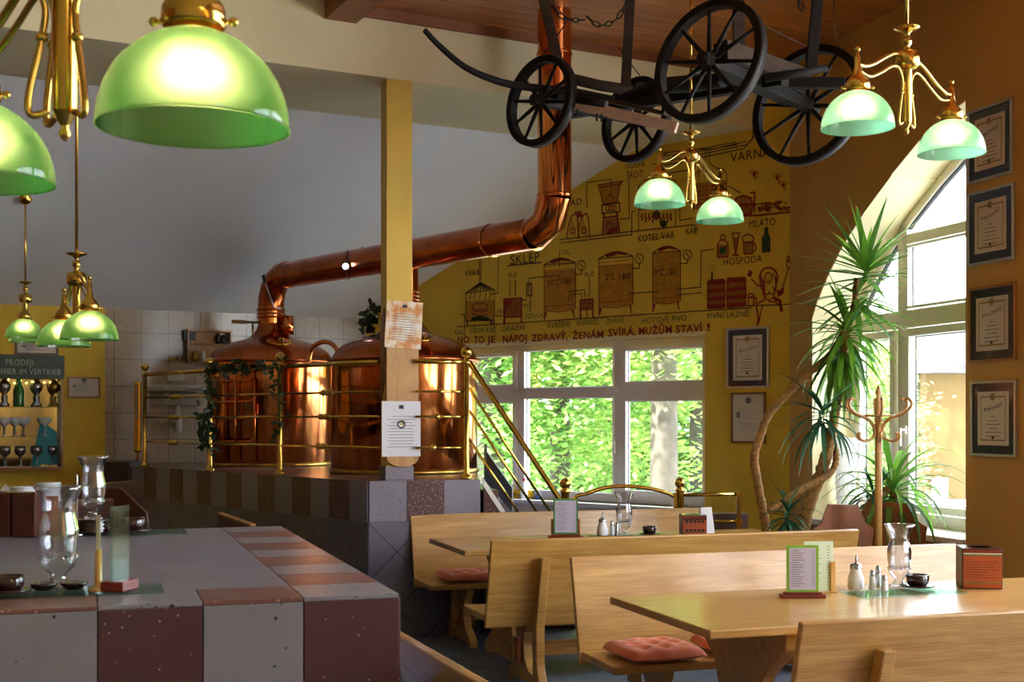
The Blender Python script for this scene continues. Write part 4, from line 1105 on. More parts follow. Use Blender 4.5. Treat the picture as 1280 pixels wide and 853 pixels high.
for args in ((zB,'SKLEP',475,695,178,72,'mural_dark'),(zB,'PÁRA',135,238,272,42,'mural_dark'),(zB,'H₂O',462,522,282,38,'mural_dark'),(zB,'70°',370,425,560,28,'mural_dark'),
    (zB,'7°C',575,618,520,32,'mural_dark'),(zB,'CO₂',862,932,110,32,'mural_dark'),(zB,'VZDUCH',588,725,597,38),(zB,'10°C',756,838,350,46,'mural_dark'),(zB,'0 BAR',862,942,335,46,'mural_dark'),
    (zB,'H₂O',1045,1112,282,40,'mural_dark'),(zB,'KAL',55,118,722,38),(zB,'VÍŘIVÁ KÁĎ',165,368,708,40),(zB,'CHLAZENÍ',410,585,692,42),(zB,'KVAŠENÍ',758,928,668,44),
    (zB,'KVASNICE',985,1140,650,40),(zC,'ZRÁNÍ',110,240,697,38),(zC,'HOTOVÉ PIVO',380,718,690,46),(zC,'PIVNÍ LÁZNĚ',878,1195,655,44),(zC,'2°C',105,172,368,48,'mural_dark'),
    (zC,'1 BAR',205,290,365,50,'mural_dark'),(zC,'0°C',475,545,333,46,'mural_dark'),(zC,'2 BAR',568,650,328,48,'mural_dark'),(zD,'HOSPODA',150,315,512,30,'mural_dark'),(zD,'MLÁTO',260,372,352,30,'mural_dark'),
    (zD,'VARNA',182,352,66,40,'mural_dark'),(zE,'KOTEL-VAR',520,760,748,44,'mural_dark'),(zE,'KÁĎ',840,915,706,40,'mural_dark'),(zE,'SLAD',15,145,520,44,'mural_dark'),
    (zE,'VODA',432,570,265,34,'mural_dark'),(zE,'ŠROT',445,552,335,44,'mural_dark'),(zD,'VAR',-75,-50,35,22,'mural_dark')):
    if args[1] != 'VAR': cap(*args)
for args in ((zB,'NO',72,160,787,52),(zB,'TO',200,278,787,52),(zB,'JE',305,365,785,52),(zB,'NÁPOJ',415,600,780,54),(zB,'ZDRAVÝ,',640,915,767,52),(zB,'ŽENÁM',950,1187,752,54),
    (zC,'SVÍRÁ,',125,335,792,56),(zC,'MUŽŮM',355,607,778,56),(zC,'STAVÍ',640,842,765,56),(zC,'!',872,895,752,54)):
    cap(*args, mat='mural_red')
del q

# ================================================================== CHANDELIERS
def chandelier(label, c, rimh, arms, topz, shade_mat='shade_mint', power=1.2, canopy=False, joint=None, R_=.152):
    # c: centre (x,y); arms: list of (dx,dy) shade offsets from the centre
    b0 = rimh+.01
    t = thing('pendant_chandelier', label, 'lamp', (c[0], c[1], b0), 0, 'green-glass pendant chandeliers')
    z = rimh-b0
    m = MB(); m.tube([(0,0,z+.5),(0,0,topz-b0)], .0085, 10); m.build('rod', 'brass', t)
    m = MB()
    m.lathe([(0,.02),(.006,.024),(.011,.034),(.006,.046),(.01,.052),(.02,.07),(.0225,.075),(.0225,.31)], 20)
    m.build('lower_tube', 'brass', t)
    m = MB(); m.lathe([(.02,.305),(.045,.315),(.055,.325),(.055,.375),(.045,.385),(.02,.395)], 28); m.build('drum', 'brass', t)
    m = MB(); m.lathe([(.018,.395),(.012,.41),(.022,.42),(.022,.445),(.01,.455),(.016,.47),(.03,.478),(.056,.488),(.058,.494),(.03,.488),(.01,.5)], 28); m.build('upper_disc', 'brass', t)
    if joint:
        m = MB(); m.lathe([(.008,-.04),(.018,-.02),(.018,-.008),(.012,0),(.018,.01),(.010,.025),(.016,.035),(.005,.05)], 16, c=(0,0,joint-b0)); m.build('rod_joint', 'brass', t)
    if canopy:
        m = MB(); m.lathe([(0.01,-.06),(.04,-.045),(.055,-.02),(.055,.02)], 20, c=(0,0,topz-b0)); m.build('ceiling_canopy', 'brass', t)
    for dx, dy in arms:
        L = sqrt(dx*dx+dy*dy); Mx = Matrix.Rotation(atan2(dy, dx), 4, 'Z')
        m = MB(); k = L/.385
        m.tube([Mx @ Vector((x*k,0,zz)) for x, zz in [(p.x, p.z) for p in spline([(.05,0,.362),(.09,0,.36),(.16,0,.335),(.26,0,.285),(.33,0,.262),(.385,0,.262)], 5)]], .0085, 8)
        m.build('arm', 'brass', t)
        m = MB()
        m.tube([Mx @ Vector((x*(k if x > .1 else 1),0,zz)) for x, zz in [(p.x, p.z) for p in spline([(.03,0,.07),(.06,0,.06),(.062,0,.10),(.04,0,.2),(.036,0,.26),(.07,0,.305),(.12,0,.30),(.2,0,.26),(.29,0,.225),(.37,0,.235)], 5)]], .0065, 8)
        m.ball(Mx @ Vector((.04,0,.2)), .011, 10)
        m.build('scroll', 'brass', t)
        sx, sy = dx, dy
        m = MB(); m.lathe([(0,.316),(.008,.312),(.006,.298),(.014,.29),(.014,.245),(.018,.235),(.022,.215),(.045,.19),(.05,.18),(.052,.155),(.048,.15)], 24, c=(sx,sy,0))
        m.tube([(sx-.05,sy,.16),(sx-.062,sy,.16)], .004, 6); m.tube([(sx+.05,sy,.16),(sx+.062,sy,.16)], .004, 6); m.ball((sx+.064,sy,.16), .008, 8); m.ball((sx-.064,sy,.16), .008, 8)
        m.ball((sx,sy,.322), .012, 10)
        m.build('shade_holder', 'brass', t)
        m = MB(); prof = []
        for i in range(17):
            a = R(17+(90-17)*i/16); prof.append((R_*sin(a), (R_*1.04)*cos(a)))
        m.lathe([(r_, zz+z) for r_, zz in prof], 48, c=(sx,sy,0))
        m.lathe([(R_-.0012,z-.0015),(R_+.0012,z-.0015),(R_+.0012,z+.0015),(R_-.0012,z+.0015)], 48, c=(sx,sy,0))
        m.build('glass_shade', shade_mat, t)
        m = MB(); m.ball((sx,sy,z+.088), .024, 12, sq=1.2); m.build('bulb', 'bulb_glow', t)
        ld = bpy.data.lights.new('lamp_light', 'POINT'); ld.energy = power*7; ld.shadow_soft_size = .026; ld.color = (1,.9,.68)
        lo = bpy.data.objects.new('lamp_light', ld); COL.objects.link(lo); lo.location = (c[0]+sx, c[1]+sy, rimh+.088)
    return t
def slope_h(x, y):
    D = -.463*x+.886*y; return 4.17-.397*(D-10.18)
G = 'shade_green'
chandelier('large nearest brass chandelier with green shades hanging at upper left', (-.80, 2.29), 2.069, [(.29,-.24),(-.255,.22),(-.30,-.22)], CEIL, G, 2.4)
chandelier('brass chandelier on a long jointed rod, left of the kettles above the bar', (-2.446,7.19), 2.036, [(.175,-.31),(-.18,.31)], CEIL, G, 2.0, joint=EYE+434*7.19/F)
chandelier('small farthest brass chandelier hanging from the sloped ceiling at far left', (-4.22,11.1), 2.30, [(-.10,.30),(.12,-.34)], slope_h(-4.22,11.1), G, 2.0, canopy=True)
chandelier('brass chandelier with mint shades at upper right beside the arch', (1.745,5.66), 2.835, [(-.287,-.26),(.287,.26)], CEIL, 'shade_mint', 2.4)
chandelier('brass chandelier with mint shades in front of the wall painting', (1.11,7.94), 2.885, [(-.23,-.31),(.23,.31)], CEIL, 'shade_mint', 2.4)

# ================================================================== HANGING HAY WAGON
wag = thing('hay_wagon', 'dark old wooden cart with four spoked wheels hanging under the plank ceiling', 'wagon', (1.05, 8.5, 3.6))
Wc = {'fn': P(676,127,8.8), 'ff': P(795,150,9.47), 'rn': P(886.5,77,7.5), 'rf': P(1010,132,8.3)}
def wheel(c, ax, D, tilt=0, nsp=10):
    ax = ax.normalized(); ax = (ax-Vector((0,0,.13))).normalized(); ux = Vector((0,0,1)).cross(ax).normalized(); uz = ax.cross(ux)
    Mx = Matrix((( ax.x,ux.x,uz.x,c.x),(ax.y,ux.y,uz.y,c.y),(ax.z,ux.z,uz.z,c.z),(0,0,0,1)))
    r = D/2; Rz = Matrix.Rotation(R(90),4,'Y')
    m = MB(); w = .031; th = .040
    m.lathe([(r-th,-w),(r,-w),(r,w),(r-th,w),(r-th,-w)], 48, M=Mx @ Rz, sm=False)
    o = m.build('wheel', 'aged_wood', wag, world=True)
    m = MB(); m.lathe([(r,-w-.001),(r+.006,-w-.001),(r+.006,w+.001),(r,w+.001)], 48, M=Mx @ Rz); m.build('iron_tyre', 'iron', o, world=False) if False else None
    PM[o.name] = PM[wag.name]
    m.build('iron_tyre', 'iron', o, world=True)
    m = MB(); m.lathe([(0,-.085),(.03,-.085),(.036,-.05),(.05,-.03),(.055,0),(.05,.03),(.036,.05),(.03,.1),(0,.1)], 20, M=Mx @ Rz); m.build('hub', 'aged_wood', o, world=True)
    for k in range(nsp):
        a = 2*pi*(k+.3)/nsp
        d = ux*cos(a)+uz*sin(a)
        m = MB(); m.tube([c+d*.045, c+d*(r*.55), c+d*(r-th+.005)], [.016,.013,.010], 6, M=None); m.build('spoke', 'aged_wood', o, world=True)
axf = Wc['ff']-Wc['fn']; axr = Wc['rf']-Wc['rn']
axw = (axf.normalized()+axr.normalized()).normalized()
wheel(Wc['fn'], axf, .62); wheel(Wc['ff'], axf, .625)
wheel(Wc['rn'], axr, .74); wheel(Wc['rf'], axr, .79)
def beam(a, b, w, h, name, mat, par=None, up=None):
    a = Vector(a); b = Vector(b); d = (b-a).normalized(); s_ = d.cross(Vector((0,0,1))).normalized() if abs(d.z) < .95 else Vector((1,0,0)); u_ = s_.cross(d)
    m = MB(); m.prism([a+s_*w+u_*h, a-s_*w+u_*h, a-s_*w-u_*h, a+s_*w-u_*h], b-a)
    return m.build(name, mat, par or wag, world=True, bevel=.004)
fm = (Wc['fn']+Wc['ff'])/2; rm = (Wc['rn']+Wc['rf'])/2
beam(Wc['fn']-axf*.08, Wc['ff']+axf*.08, .03, .03, 'front_axle', 'aged_wood'); beam(Wc['rn']-axr*.06, Wc['rf']+axr*.06, .035, .035, 'rear_axle', 'aged_wood')
up = Vector((0,0,1))
beam(lerp(Wc['fn'],Wc['ff'],.12)+up*.08, lerp(Wc['fn'],Wc['ff'],.88)+up*.08, .045, .05, 'front_bolster', 'aged_wood')
beam(lerp(Wc['rn'],Wc['rf'],.1)+up*.09, lerp(Wc['rn'],Wc['rf'],.9)+up*.09, .05, .055, 'rear_bolster', 'aged_wood')
beam(fm-up*.0+(fm-rm)*.15, rm+(rm-fm)*.12, .035, .03, 'reach_pole', 'aged_wood')
m = MB(); m.tube([P(775,128,9.1), P(822,108,8.6), P(870,104,8.1), P(905,100,7.8)], [.05,.055,.055,.045], 10); m.build('cross_log', 'aged_wood', wag, world=True)
m = MB(); m.tube([P(712,98,8.9), P(750,107,9.2), P(792,113,9.6)], .04, 8); m.build('grey_log', 'grey_wood', wag, world=True)
beam(P(709,128,8.65), P(846,160,8.25), .018, .035, 'pale_drawboard', 'bleached_wood')
m = MB()
for x, y in ((716,134),(722,136),(746,142),(752,143),(758,146)): 
    q = P(x, y, 8.5); m.tube([q, q-up*.05], .008, 6)
m.build('bolts', 'iron', wag, world=True)
beam(P(722,117,8.8), P(835,143,8.35), .05, .012, 'side_plank', 'grey_wood')
m = MB(); m.tube([P(722,125,8.6), P(758,131,8.5)], .028, 10); m.build('iron_roller', 'iron', wag, world=True)
beam(P(906,62,7.5), P(1012,98,8.3), .02, .055, 'rear_plank', 'grey_wood')
beam(P(905,88,7.7), P(985,122,8.2), .025, .05, 'side_plank', 'aged_wood')
m = MB(); m.tube([P(955,98,7.7), P(995,92,7.7), P(1034,85,7.7)], [.028,.027,.022], 12); m.build('round_pole', 'aged_wood', wag, world=True)
beam(P(962,104,7.85), P(1056,104,7.75), .03, .032, 'square_pole', 'aged_wood')
pts = spline([P(531,38,8.3), P(550,58,8.4), P(580,83,8.5), P(612,98,8.6), P(645,107,8.7), P(690,112,8.85), P(730,118,8.95)], 6)
m = MB(); m.tube(pts, [.018+.012*i/(len(pts)-1) for i in range(len(pts))], 10); m.build('drawbar', 'aged_wood', wag, world=True)
for a, b in ((P(676,-14,9.0),P(698,78,9.0)), (P(788,-8,9.25),P(782,108,9.25)), (P(922,-60,7.9),P(924,70,7.9)), (P(1023,-12,8.2),P(1014,84,8.2))):
    k = (CEIL-a.z)/(b.z-a.z) if abs(b.z-a.z) > 0 else 0; a = lerp(a, b, k)
    beam(a, b, .035, .02, 'hanging_post', 'grey_wood' if b.x < 1.5 else 'aged_wood')
# tie wires
m = MB()
for a, b in ((P(712,23,8.95),P(680,67,8.9)),(P(772,58,9.3),P(800,95,9.3)),(P(950,30,7.7),P(1008,58,8.2)),(P(1041,-30,8.3),P(1045,60,8.3))): m.tube([a,b], .004, 5)
m.build('tie_wire', 'grey_wood', wag, world=True)
def chain(pts, name, label):
    pts = spline(pts, 10); m = MB(); acc = 0; L = .055; last = pts[0]; k = 0
    t = thing(name, label, 'chain', pts[0])
    for p in pts[1:]:
        if (p-last).length >= L:
            d = (p-last).normalized(); c = (p+last)/2; s_ = d.cross(up if abs(d.z) < .9 else Vector((1,0,0))).normalized()
            if k % 2: s_ = d.cross(s_)
            m.tube([c+d*.036*cos(a)+s_*.016*sin(a) for a in [2*pi*i/10 for i in range(10)]], .0055, 5, closed=True)
            last = p; k += 1
    m.build('links', 'iron', t, world=True); t['label'] = label
    return t
chain([P(686,-12,9.0), P(692,10,9.0), P(702,20,9.0), P(712,25,9.0), P(722,25,9.05), P(733,25,9.1)], 'iron_chain', 'short iron chain looped near the copper riser under the plank ceiling')
chain([P(733,20,9.1), P(745,31,9.1), P(757,31,9.15), P(770,25,9.2), P(779,12,9.2), P(786,-4,9.25)], 'iron_chain', 'long sagging iron chain tied to the second hanging post of the cart')
chain([P(996,-10,8.0), P(1000,5,8.0), P(1004,14,8.0), P(1004,24,8.0)], 'iron_chain', 'iron chain bunched beside the post over the rear right wheel')

# ================================================================== FURNITURE
def plank_box(m, x0, x1, y0, y1, z0, z1): m.box(x0, x1, y0, y1, z0, z1)
def bench(M, L, label, group='pine trestle benches', supports=(.32,), wide=.44, bh=.91):
    # local: x along, +y = sitting side (seat in front of the back), back leans to -y
    t = thing('trestle_bench', label, 'bench', M=M, group=group)
    m = MB(); m.box(0, L, .0, wide, .415, .455); m.build('seat', 'pine', t, bevel=.008)
    m = MB(); lean = .13
    y0, z0, y1, z1 = .0, .385, -lean, bh
    m.prism([(0,y0,z0),(0,y1,z1),(0,y1-.03,z1-.006),(0,y0-.03,z0-.006)], (L,0,0)); m.build('backrest', 'pine', t, bevel=.006)
    sup = list(supports)+[L-supports[0]]
    for sx in sup:
        m = MB(); w = .055
        # curved trestle foot
        prof = [(.36,.415),(.06,.415),(.07,.37),(.12,.32),(.14,.24),(.12,.16),(.05,.10),(-.06,.08),(-.10,.04),(-.10,0),(-.02,0),(.0,.025),(.34,.025),(.36,0),(.44,0),(.44,.05),(.38,.09),(.31,.12),(.27,.2),(.28,.3),(.34,.36)]
        m.prism([(sx-w/2,y,z) for y, z in prof], (w,0,0)); m.build('leg', 'pine_dark' if False else 'pine', t, bevel=.005)
        m = MB(); m.prism([(sx-.027,-.032,.06),(sx-.027,-.035,.40),(sx-.027,-.035-lean*.86,.80),(sx-.027,-.10-lean*.8,.80),(sx-.027,-.10,.40),(sx-.027,-.10,.16),(sx-.027,-.14,.08),(sx-.027,-.18,.0),(sx-.027,-.06,.0)], (.054,0,0))
        m.build('back_post', 'pine', t, bevel=.006)
    m = MB(); m.box(sup[0]-.09, sup[1]+.09, .17, .215, .16, .25); m.build('stretcher', 'pine_dark', t, bevel=.004)
    for sx in sup:
        m = MB()
        for s_ in (-1,1): m.box(sx+s_*.045-.014, sx+s_*.045+.014, .15, .235, .13, .28)
        m.build('wedge', 'brown_wood', t, bevel=.003)
    return t
RZ = R(18)
def ubench(u, d, L, flip, label, **k):
    if not flip:   # faces the camera: sitting side towards -d
        M = TR(U(u+L, d), RZ+pi)
    else: M = TR(U(u, d), RZ)
    return bench(M, L, label, **k)
b1a = ubench(2.20, 9.06, 2.45, False, 'pine bench against the tiled platform, behind the far table')
b1b = ubench(2.17, 7.22, 2.45, True, 'pine bench seen from behind, on the near side of the far table')
b2 = ubench(2.287, 5.94, 2.31, False, 'pine bench facing the camera behind the near table, with two cushions')
b3 = ubench(2.30, 4.02, 2.6, True, 'pine bench back nearest at lower right, in front of the near table')
# bench along the bar's side (its back to the bar)
q1 = P(487,785,4.26); q2 = P(600,851,3.4)
sd = Vector((q2.x-q1.x, q2.y-q1.y)).normalized()
b4 = bench(frame((q1.x+.15*(-sd.y)*1.0+.02, q1.y+.0, 0), v3(sd,0), v3(Vector((-sd.y, sd.x)),0)), 2.2, 'pine bench beside the bar at bottom centre, only its sloping back edge in view')
bench(TR(U(-.98,3.14)+Vector((0,0,0)), RZ+pi), 2.0, 'pine bench in front of the tiled bar, barely entering the bottom edge', bh=.905)
# dark booth benches behind the bar
def booth(loc, rz, L, label):
    t = thing('booth_bench', label, 'bench', loc, rz, 'brown booth benches behind the bar')
    m = MB(); m.prism([(0,0,0),(0,.5,0),(0,.5,.42),(0,.1,.46),(0,.06,1.12),(0,-.02,1.16),(0,-.02,0)][::-1], (.04,0,0)); m.build('end_panel', 'booth_wood', t, bevel=.01)
    m = MB(); m.box(.04, L, .06, .48, .40, .44); m.build('seat', 'booth_wood', t, bevel=.005)
    m = MB(); m.prism([(.04,.0,.42),(.04,.05,.42),(.04,.02,1.14),(.04,-.015,1.14)], (L-.04,0,0)); m.build('backrest', 'booth_wood', t, bevel=.005)
    return t
q = P(150,612,8.9)
tb = thing('booth_bench', 'dark wooden booth bench end panel standing behind the bar', 'bench', (q.x,q.y,0), R(-12))
m = MB(); m.prism([(0,0,0),(.21,0,0),(.21,0,.90),(.20,0,.96),(.0,0,1.13),(-.5,0,1.13),(-.5,0,0)], (0,.04,0)); m.build('end_panel', 'booth_wood', tb, bevel=.008)
m = MB(); m.box(-.5,.0,.04,1.2,.4,.44); m.build('seat', 'booth_wood', tb, bevel=.005); m = MB(); m.box(-.5,-.46,.04,1.2,.44,1.13); m.build('backrest', 'booth_wood', tb, bevel=.005)
q = P(278,641,8.2); q2 = P(304,659,7.6)
dd = Vector((q2.x-q.x, q2.y-q.y)).normalized()
tb = thing('booth_bench', 'dark booth bench behind the far right corner of the bar', 'bench', M=frame((q.x,q.y,0), v3(dd,0), v3(Vector((-dd.y,dd.x)),0)))
m = MB(); m.box(0,1.0,-.03,0,.0,1.0); m.build('backrest', 'booth_wood', tb, bevel=.004); m = MB(); m.box(0,1.0,-.032,.003,1.0,1.012); m.build('top_edge', 'pine', tb, bevel=.003)
m = MB(); m.box(0,1.0,-.45,-.03,.40,.44); m.build('seat', 'booth_wood', tb, bevel=.004)
m = MB(); q = P(148,600,12.6); m.box(q.x-.17,q.x+.15,q.y-.15,q.y+.2,0,1.20); o = m.build('wooden_partition', 'booth_wood', bevel=.01); tag(o, 'tall dark brown wooden partition at left end of the tiled platform', 'partition')

def table(u, d0, d1, L, label, h=.79):
    t = thing('dining_table', label, 'table', M=TR(U(u, d0), RZ), group='long pine dining tables')
    w = d1-d0
    m = MB(); m.box(0, L, 0, w, h-.036, h); m.build('tabletop', 'oak_table', t, bevel=.006)
    for sx in (.42, L-.42):
        m = MB(); yy = w/2
        prof = [(-.42,h-.036),(.42,h-.036),(.40,h-.12),(.22,h-.26),(.16,.36),(.2,.2),(.36,.1),(.42,.06),(.42,0),(.3,0),(.28,.025),(-.28,.025),(-.3,0),(-.42,0),(-.42,.06),(-.36,.1),(-.2,.2),(-.16,.36),(-.22,h-.26),(-.40,h-.12)]
        m.prism([(sx-.03,yy+y,z) for y, z in prof], (.06,0,0)); m.build('leg', 'pine', t, bevel=.006)
    m = MB(); m.box(.3, L-.3, w/2-.02, w/2+.025, .22, .34); m.build('stretcher', 'pine', t, bevel=.005)
    return t
TH = .79
table(2.18, 7.66, 8.56, 2.5, 'far long pine table between the two distant benches')
table(2.25, 4.46, 5.47, 2.5, 'near long pine table at lower right with glass tray and menus')

def cushion(M, label, w=.40, d=.40):
    t = thing('seat_cushion', label, 'cushion', M=M, group='rust-red tufted seat cushions')
    n = 26; vs = []; fs = []
    tf = [(x, y) for x in (-.5,0,.5) for y in (-.5,0,.5)]
    for side in (1,-1):
        for j in range(n+1):
            for i in range(n+1):
                x = -1+2*i/n; y = -1+2*j/n
                e = (1-abs(x)**5)*(1-abs(y)**5); e = max(e, 0)**.42
                rr = 1-.05*(abs(x*y))
                z = .046*e*(1 if side > 0 else .45)
                if side > 0:
                    for a, b in tf: z -= .032*math.exp(-((x-a)**2+(y-b)**2)/.016)
                z += .004*sin(x*9+y*3)*e
                vs.append((x*w/2*rr, y*d/2*rr, .028+side*z))
    for s_ in (0,1):
        o_ = s_*(n+1)**2
        for j in range(n):
            for i in range(n):
                q_ = [o_+j*(n+1)+i, o_+j*(n+1)+i+1, o_+(j+1)*(n+1)+i+1, o_+(j+1)*(n+1)+i]
                fs.append(q_ if s_ == 0 else q_[::-1])
    m = MB(); m.add(vs, fs, 0, True); m.build('cushion_pad', 'cushion_fabric', t)
    m = MB()
    for a, b in tf: m.ball((a*w/2, b*d/2, .045), .008, 8, sq=.5)
    m.build('tuft_button', 'cushion_fabric', t)
    return t
cushion(TR(U(2.287+.28, 5.68, .456), RZ+.05), 'left rust-red tufted cushion, on the bench behind the near table')
cushion(TR(U(2.287+.76, 5.72, .456), RZ-.06), 'right rust-red tufted cushion, partly under the near tabletop')
cushion(TR(U(2.20+.33, 8.83, .456), RZ), 'orange-red tufted cushion on the far bench by the platform')

# ---------------- the tiled bar
HC = 1.10
Cc = Vector((-.326, 3.70)); tx = Vector((-CT, -ST)); sy = Vector((-ST, CT))
Mb = frame(v3(Cc+tx*3.3, 0), v3(-tx,0), v3(sy,0))      # x towards the right corner, y away
BW, BD, TS = 3.3, 2.49, .2767
bar_ = thing('tiled_bar', 'large tiled bar counter in the left foreground with checkered tile edging', 'bar', M=Mb)
m = MB(); m.box(.01, BW-.01, .01, BD-.01, 0, HC-.012); m.build('bar_body', 'plinth_tile', bar_)
m = MB(); m.box(.0, BW-TS, TS, BD, HC-.02, HC-.001); m.build('top_field', 'counter_field', bar_)
m = MB(); m.box(0.002, BW-.002, .002, BD-.002, HC-.03, HC-.004, 2)
k = 0; x = BW
while x > TS*.5:
    mi = 0 if k % 2 == 0 else 1
    m.box(max(x-TS,0)+.0015, x-.0015-(0), .0, TS-.0015, HC-.012, HC, mi); x -= TS; k += 1
for k in range(1, 9):
    m.box(BW-TS+.0015, BW, k*TS+.0015, (k+1)*TS-.0015, HC-.012, HC, 1 if k % 2 else 0)
m.build('edge_tiles', ['terrazzo_pale','terrazzo_terracotta','grout'], bar_, bevel=.002)
m = MB(); x = BW; k = 0
m.box(.005, BW-.005, .004, .02, HC-.31, HC-.02, 2)
while x > TS*.5:
    m.box(max(x-TS,0)+.0015, x-.0015, -.004, .01, HC-.30, HC-.0125, 1 if k % 2 == 0 else 0)
    m.box(max(x-TS,0)+.0015, x-.0015, -.002, .01, 0, HC-.303, 0); x -= TS; k += 1
for k in range(9):
    m.box(BW-.01, BW+.004, k*TS+.0015, (k+1)*TS-.0015, HC-.30, HC-.0125, 0 if k % 2 else 1)
m.build('front_tiles', ['terrazzo_pale','terrazzo_maroon','grout'], bar_, bevel=.002)

# ---------------- tableware
def hurricane(M, label, s=1.0, group='fluted crystal hurricane vases'):
    prof = [(.0,.0),(.045,.0),(.05,.006),(.03,.018),(.02,.03),(.024,.04),(.045,.06),(.052,.085),(.048,.10),(.054,.13),(.056,.17),(.046,.215),(.048,.25),(.062,.285),(.072,.30)]
    inner = [(r-.005, z) for r, z in prof[:6:-1]]
    inner = [(.068,.298),(.058,.283),(.043,.25),(.041,.215),(.050,.17),(.048,.13),(.042,.10),(.03,.085),(0,.08)]
    t = thing('hurricane_vase', label, 'vase', M=M @ Matrix.Scale(s, 4), group=group)
    m = MB(); m.lathe(prof+inner, 36, flute=.04); m.build('fluted_glass', 'crystal', t)
    m = MB()
    for k in range(12):
        a = 2*pi*k/12; m.ball((.05*cos(a),.05*sin(a),.088), .008, 6)
    m.build('cut_beads', 'crystal', t)
    return t
def shaker_big(M, label):
    t = thing('sugar_pourer', label, 'sugar pourer', M=M, group='glass sugar pourers')
    m = MB(); m.lathe([(0,0),(.036,0),(.04,.006),(.038,.05),(.026,.085),(.026,.1),(0,.1)], 24); m.build('sugar_glass', 'white_ceramic', t)
    m = MB(); m.lathe([(.029,.095),(.029,.112),(.02,.12),(.008,.122),(0,.122)], 24); m.tube([(0,0,.118),(.002,0,.16)], .006, 10); m.build('metal_spout', 'steel', t)
    return t
def shaker_small(M, label, h=.09, mt='white_ceramic'):
    t = thing('salt_shaker', label, 'shaker', M=M, group='small table shakers')
    m = MB(); m.lathe([(0,0),(.017,0),(.018,.004),(.014,h*.6),(.012,h*.72),(0,h*.72)], 16); m.build('shaker_body', mt, t)
    m = MB(); m.lathe([(.0135,h*.7),(.0135,h*.9),(.008,h),(0,h)], 16); m.build('cap', 'steel', t)
    return t
def ashtray(M, label, s=1):
    t = thing('ashtray', label, 'ashtray', M=M @ Matrix.Scale(s,4), group='dark glazed ashtrays')
    m = MB(); m.lathe([(0,.0),(.03,0),(.075,.006),(.085,.014),(.08,.016),(.045,.008),(0,.008)], 32); m.build('saucer', 'dark_ceramic', t)
    m = MB(); m.lathe([(0,.009),(.04,.009),(.052,.03),(.054,.062),(.05,.064),(.046,.06),(.044,.03),(0,.022)], 32); m.build('bowl', 'dark_ceramic', t)
    return t
def tray(M, w, d, label):
    m = MB(); m.box(-w/2,w/2,-d/2,d/2,0,.006); m.box(-w/2+.03,-w/2+.045,-d/2+.02,d/2-.02,-.004+.005,.0065)
    o = m.build('glass_tray', 'tray_glass', M=M, bevel=.002); tag(o, label, 'tray', 'green glass table trays'); return o
def on(px, py, h): return P(px, py, F*(EYE-h)/(py-HZ))
# near table
ZT = TH+.0005
q = on(1128, 741, TH)
tray(TR((q.x, q.y-.02, ZT), RZ), .56, .22, 'green-edged glass tray carrying shakers and vase on the near table')
zt = ZT+.0065
hurricane(TR((*on(1124,735,TH).xy, zt)), 'crystal hurricane vase on the near table tray')
shaker_big(TR((*on(1070,738,TH).xy, zt)), 'round-bodied sugar pourer on the near table tray')
shaker_small(TR((*on(1090.5,740,TH).xy, zt)), 'slim shaker nearest the sugar pourer on the near table', .095)
shaker_small(TR((*on(1098,736.5,TH).xy, zt)), 'tallest steel-topped shaker in the middle of the near table trio', .105, 'steel')
shaker_small(TR((*on(1105.5,741,TH).xy, zt)), 'short wide white shaker beside the near crystal vase', .075)
ashtray(TR((*on(1147,737,TH).xy, zt)), 'dark ashtray on saucer beside the crystal vase, near table')
def menu_card(M, w, h, label, border, paper, lines, base=True, thick=.004, lean=0):
    t = thing('menu_stand', label, 'menu', M=M, group='menu cards in wooden stands')
    if base:
        m = MB(); m.prism([(-w*.72,-.025,0),(w*.72,-.025,0),(w*.72,.025,0),(-w*.72,.025,0)], (0,0,.018)); m.prism([(-w*.6,-.02,.018),(w*.6,-.02,.018),(w*.6,.02,.018),(-w*.6,.02,.018)], (0,0,.010))
        m.build('wooden_base', 'red_wood', t, bevel=.004)
    z0 = .026 if base else .005
    m = MB(); m.box(-w/2, w/2, -.004, .004, z0, z0+h); m.build('card', border, t)
    b = .012; m = MB(); m.box(-w/2+b, w/2-b, -.0055, -.0041, z0+b, z0+h-b); m.build('menu_sheet', paper, t)
    m = MB()
    for k in range(lines):
        z = z0+h-b-.012-k*(h-2*b-.02)/lines; ww = .5+.4*abs(sin(k*1.9)); m.box(-w/2+b+.008, -w/2+b+.008+(w-2*b-.03)*ww*.75, -.0062, -.0056, z-.003, z)
        m.box(w/2-b-.018, w/2-b-.006, -.0062, -.0056, z-.003, z)
    m.build('printed_lines', 'ink_grey', t)
    return t
q = on(1003,748,TH); menu_card(TR((q.x,q.y,ZT), .0), .145, .215, 'green-bordered menu card in a dark red wooden base, near table', 'green_card', 'paper_lilac', 16)
q = on(1027,743,TH); t = menu_card(TR((q.x,q.y+.06,ZT), .1), .14, .235, 'pale green menu sheet leaning behind the red-based menu', 'paper_green', 'paper_green', 14, base=False)
m = MB(); m.box(.055,.078,-.015,.015,.006,.145); m.box(-.05,.085,-.035,.035,0,.006); m.build('wooden_holder', 'beech', t, bevel=.002)
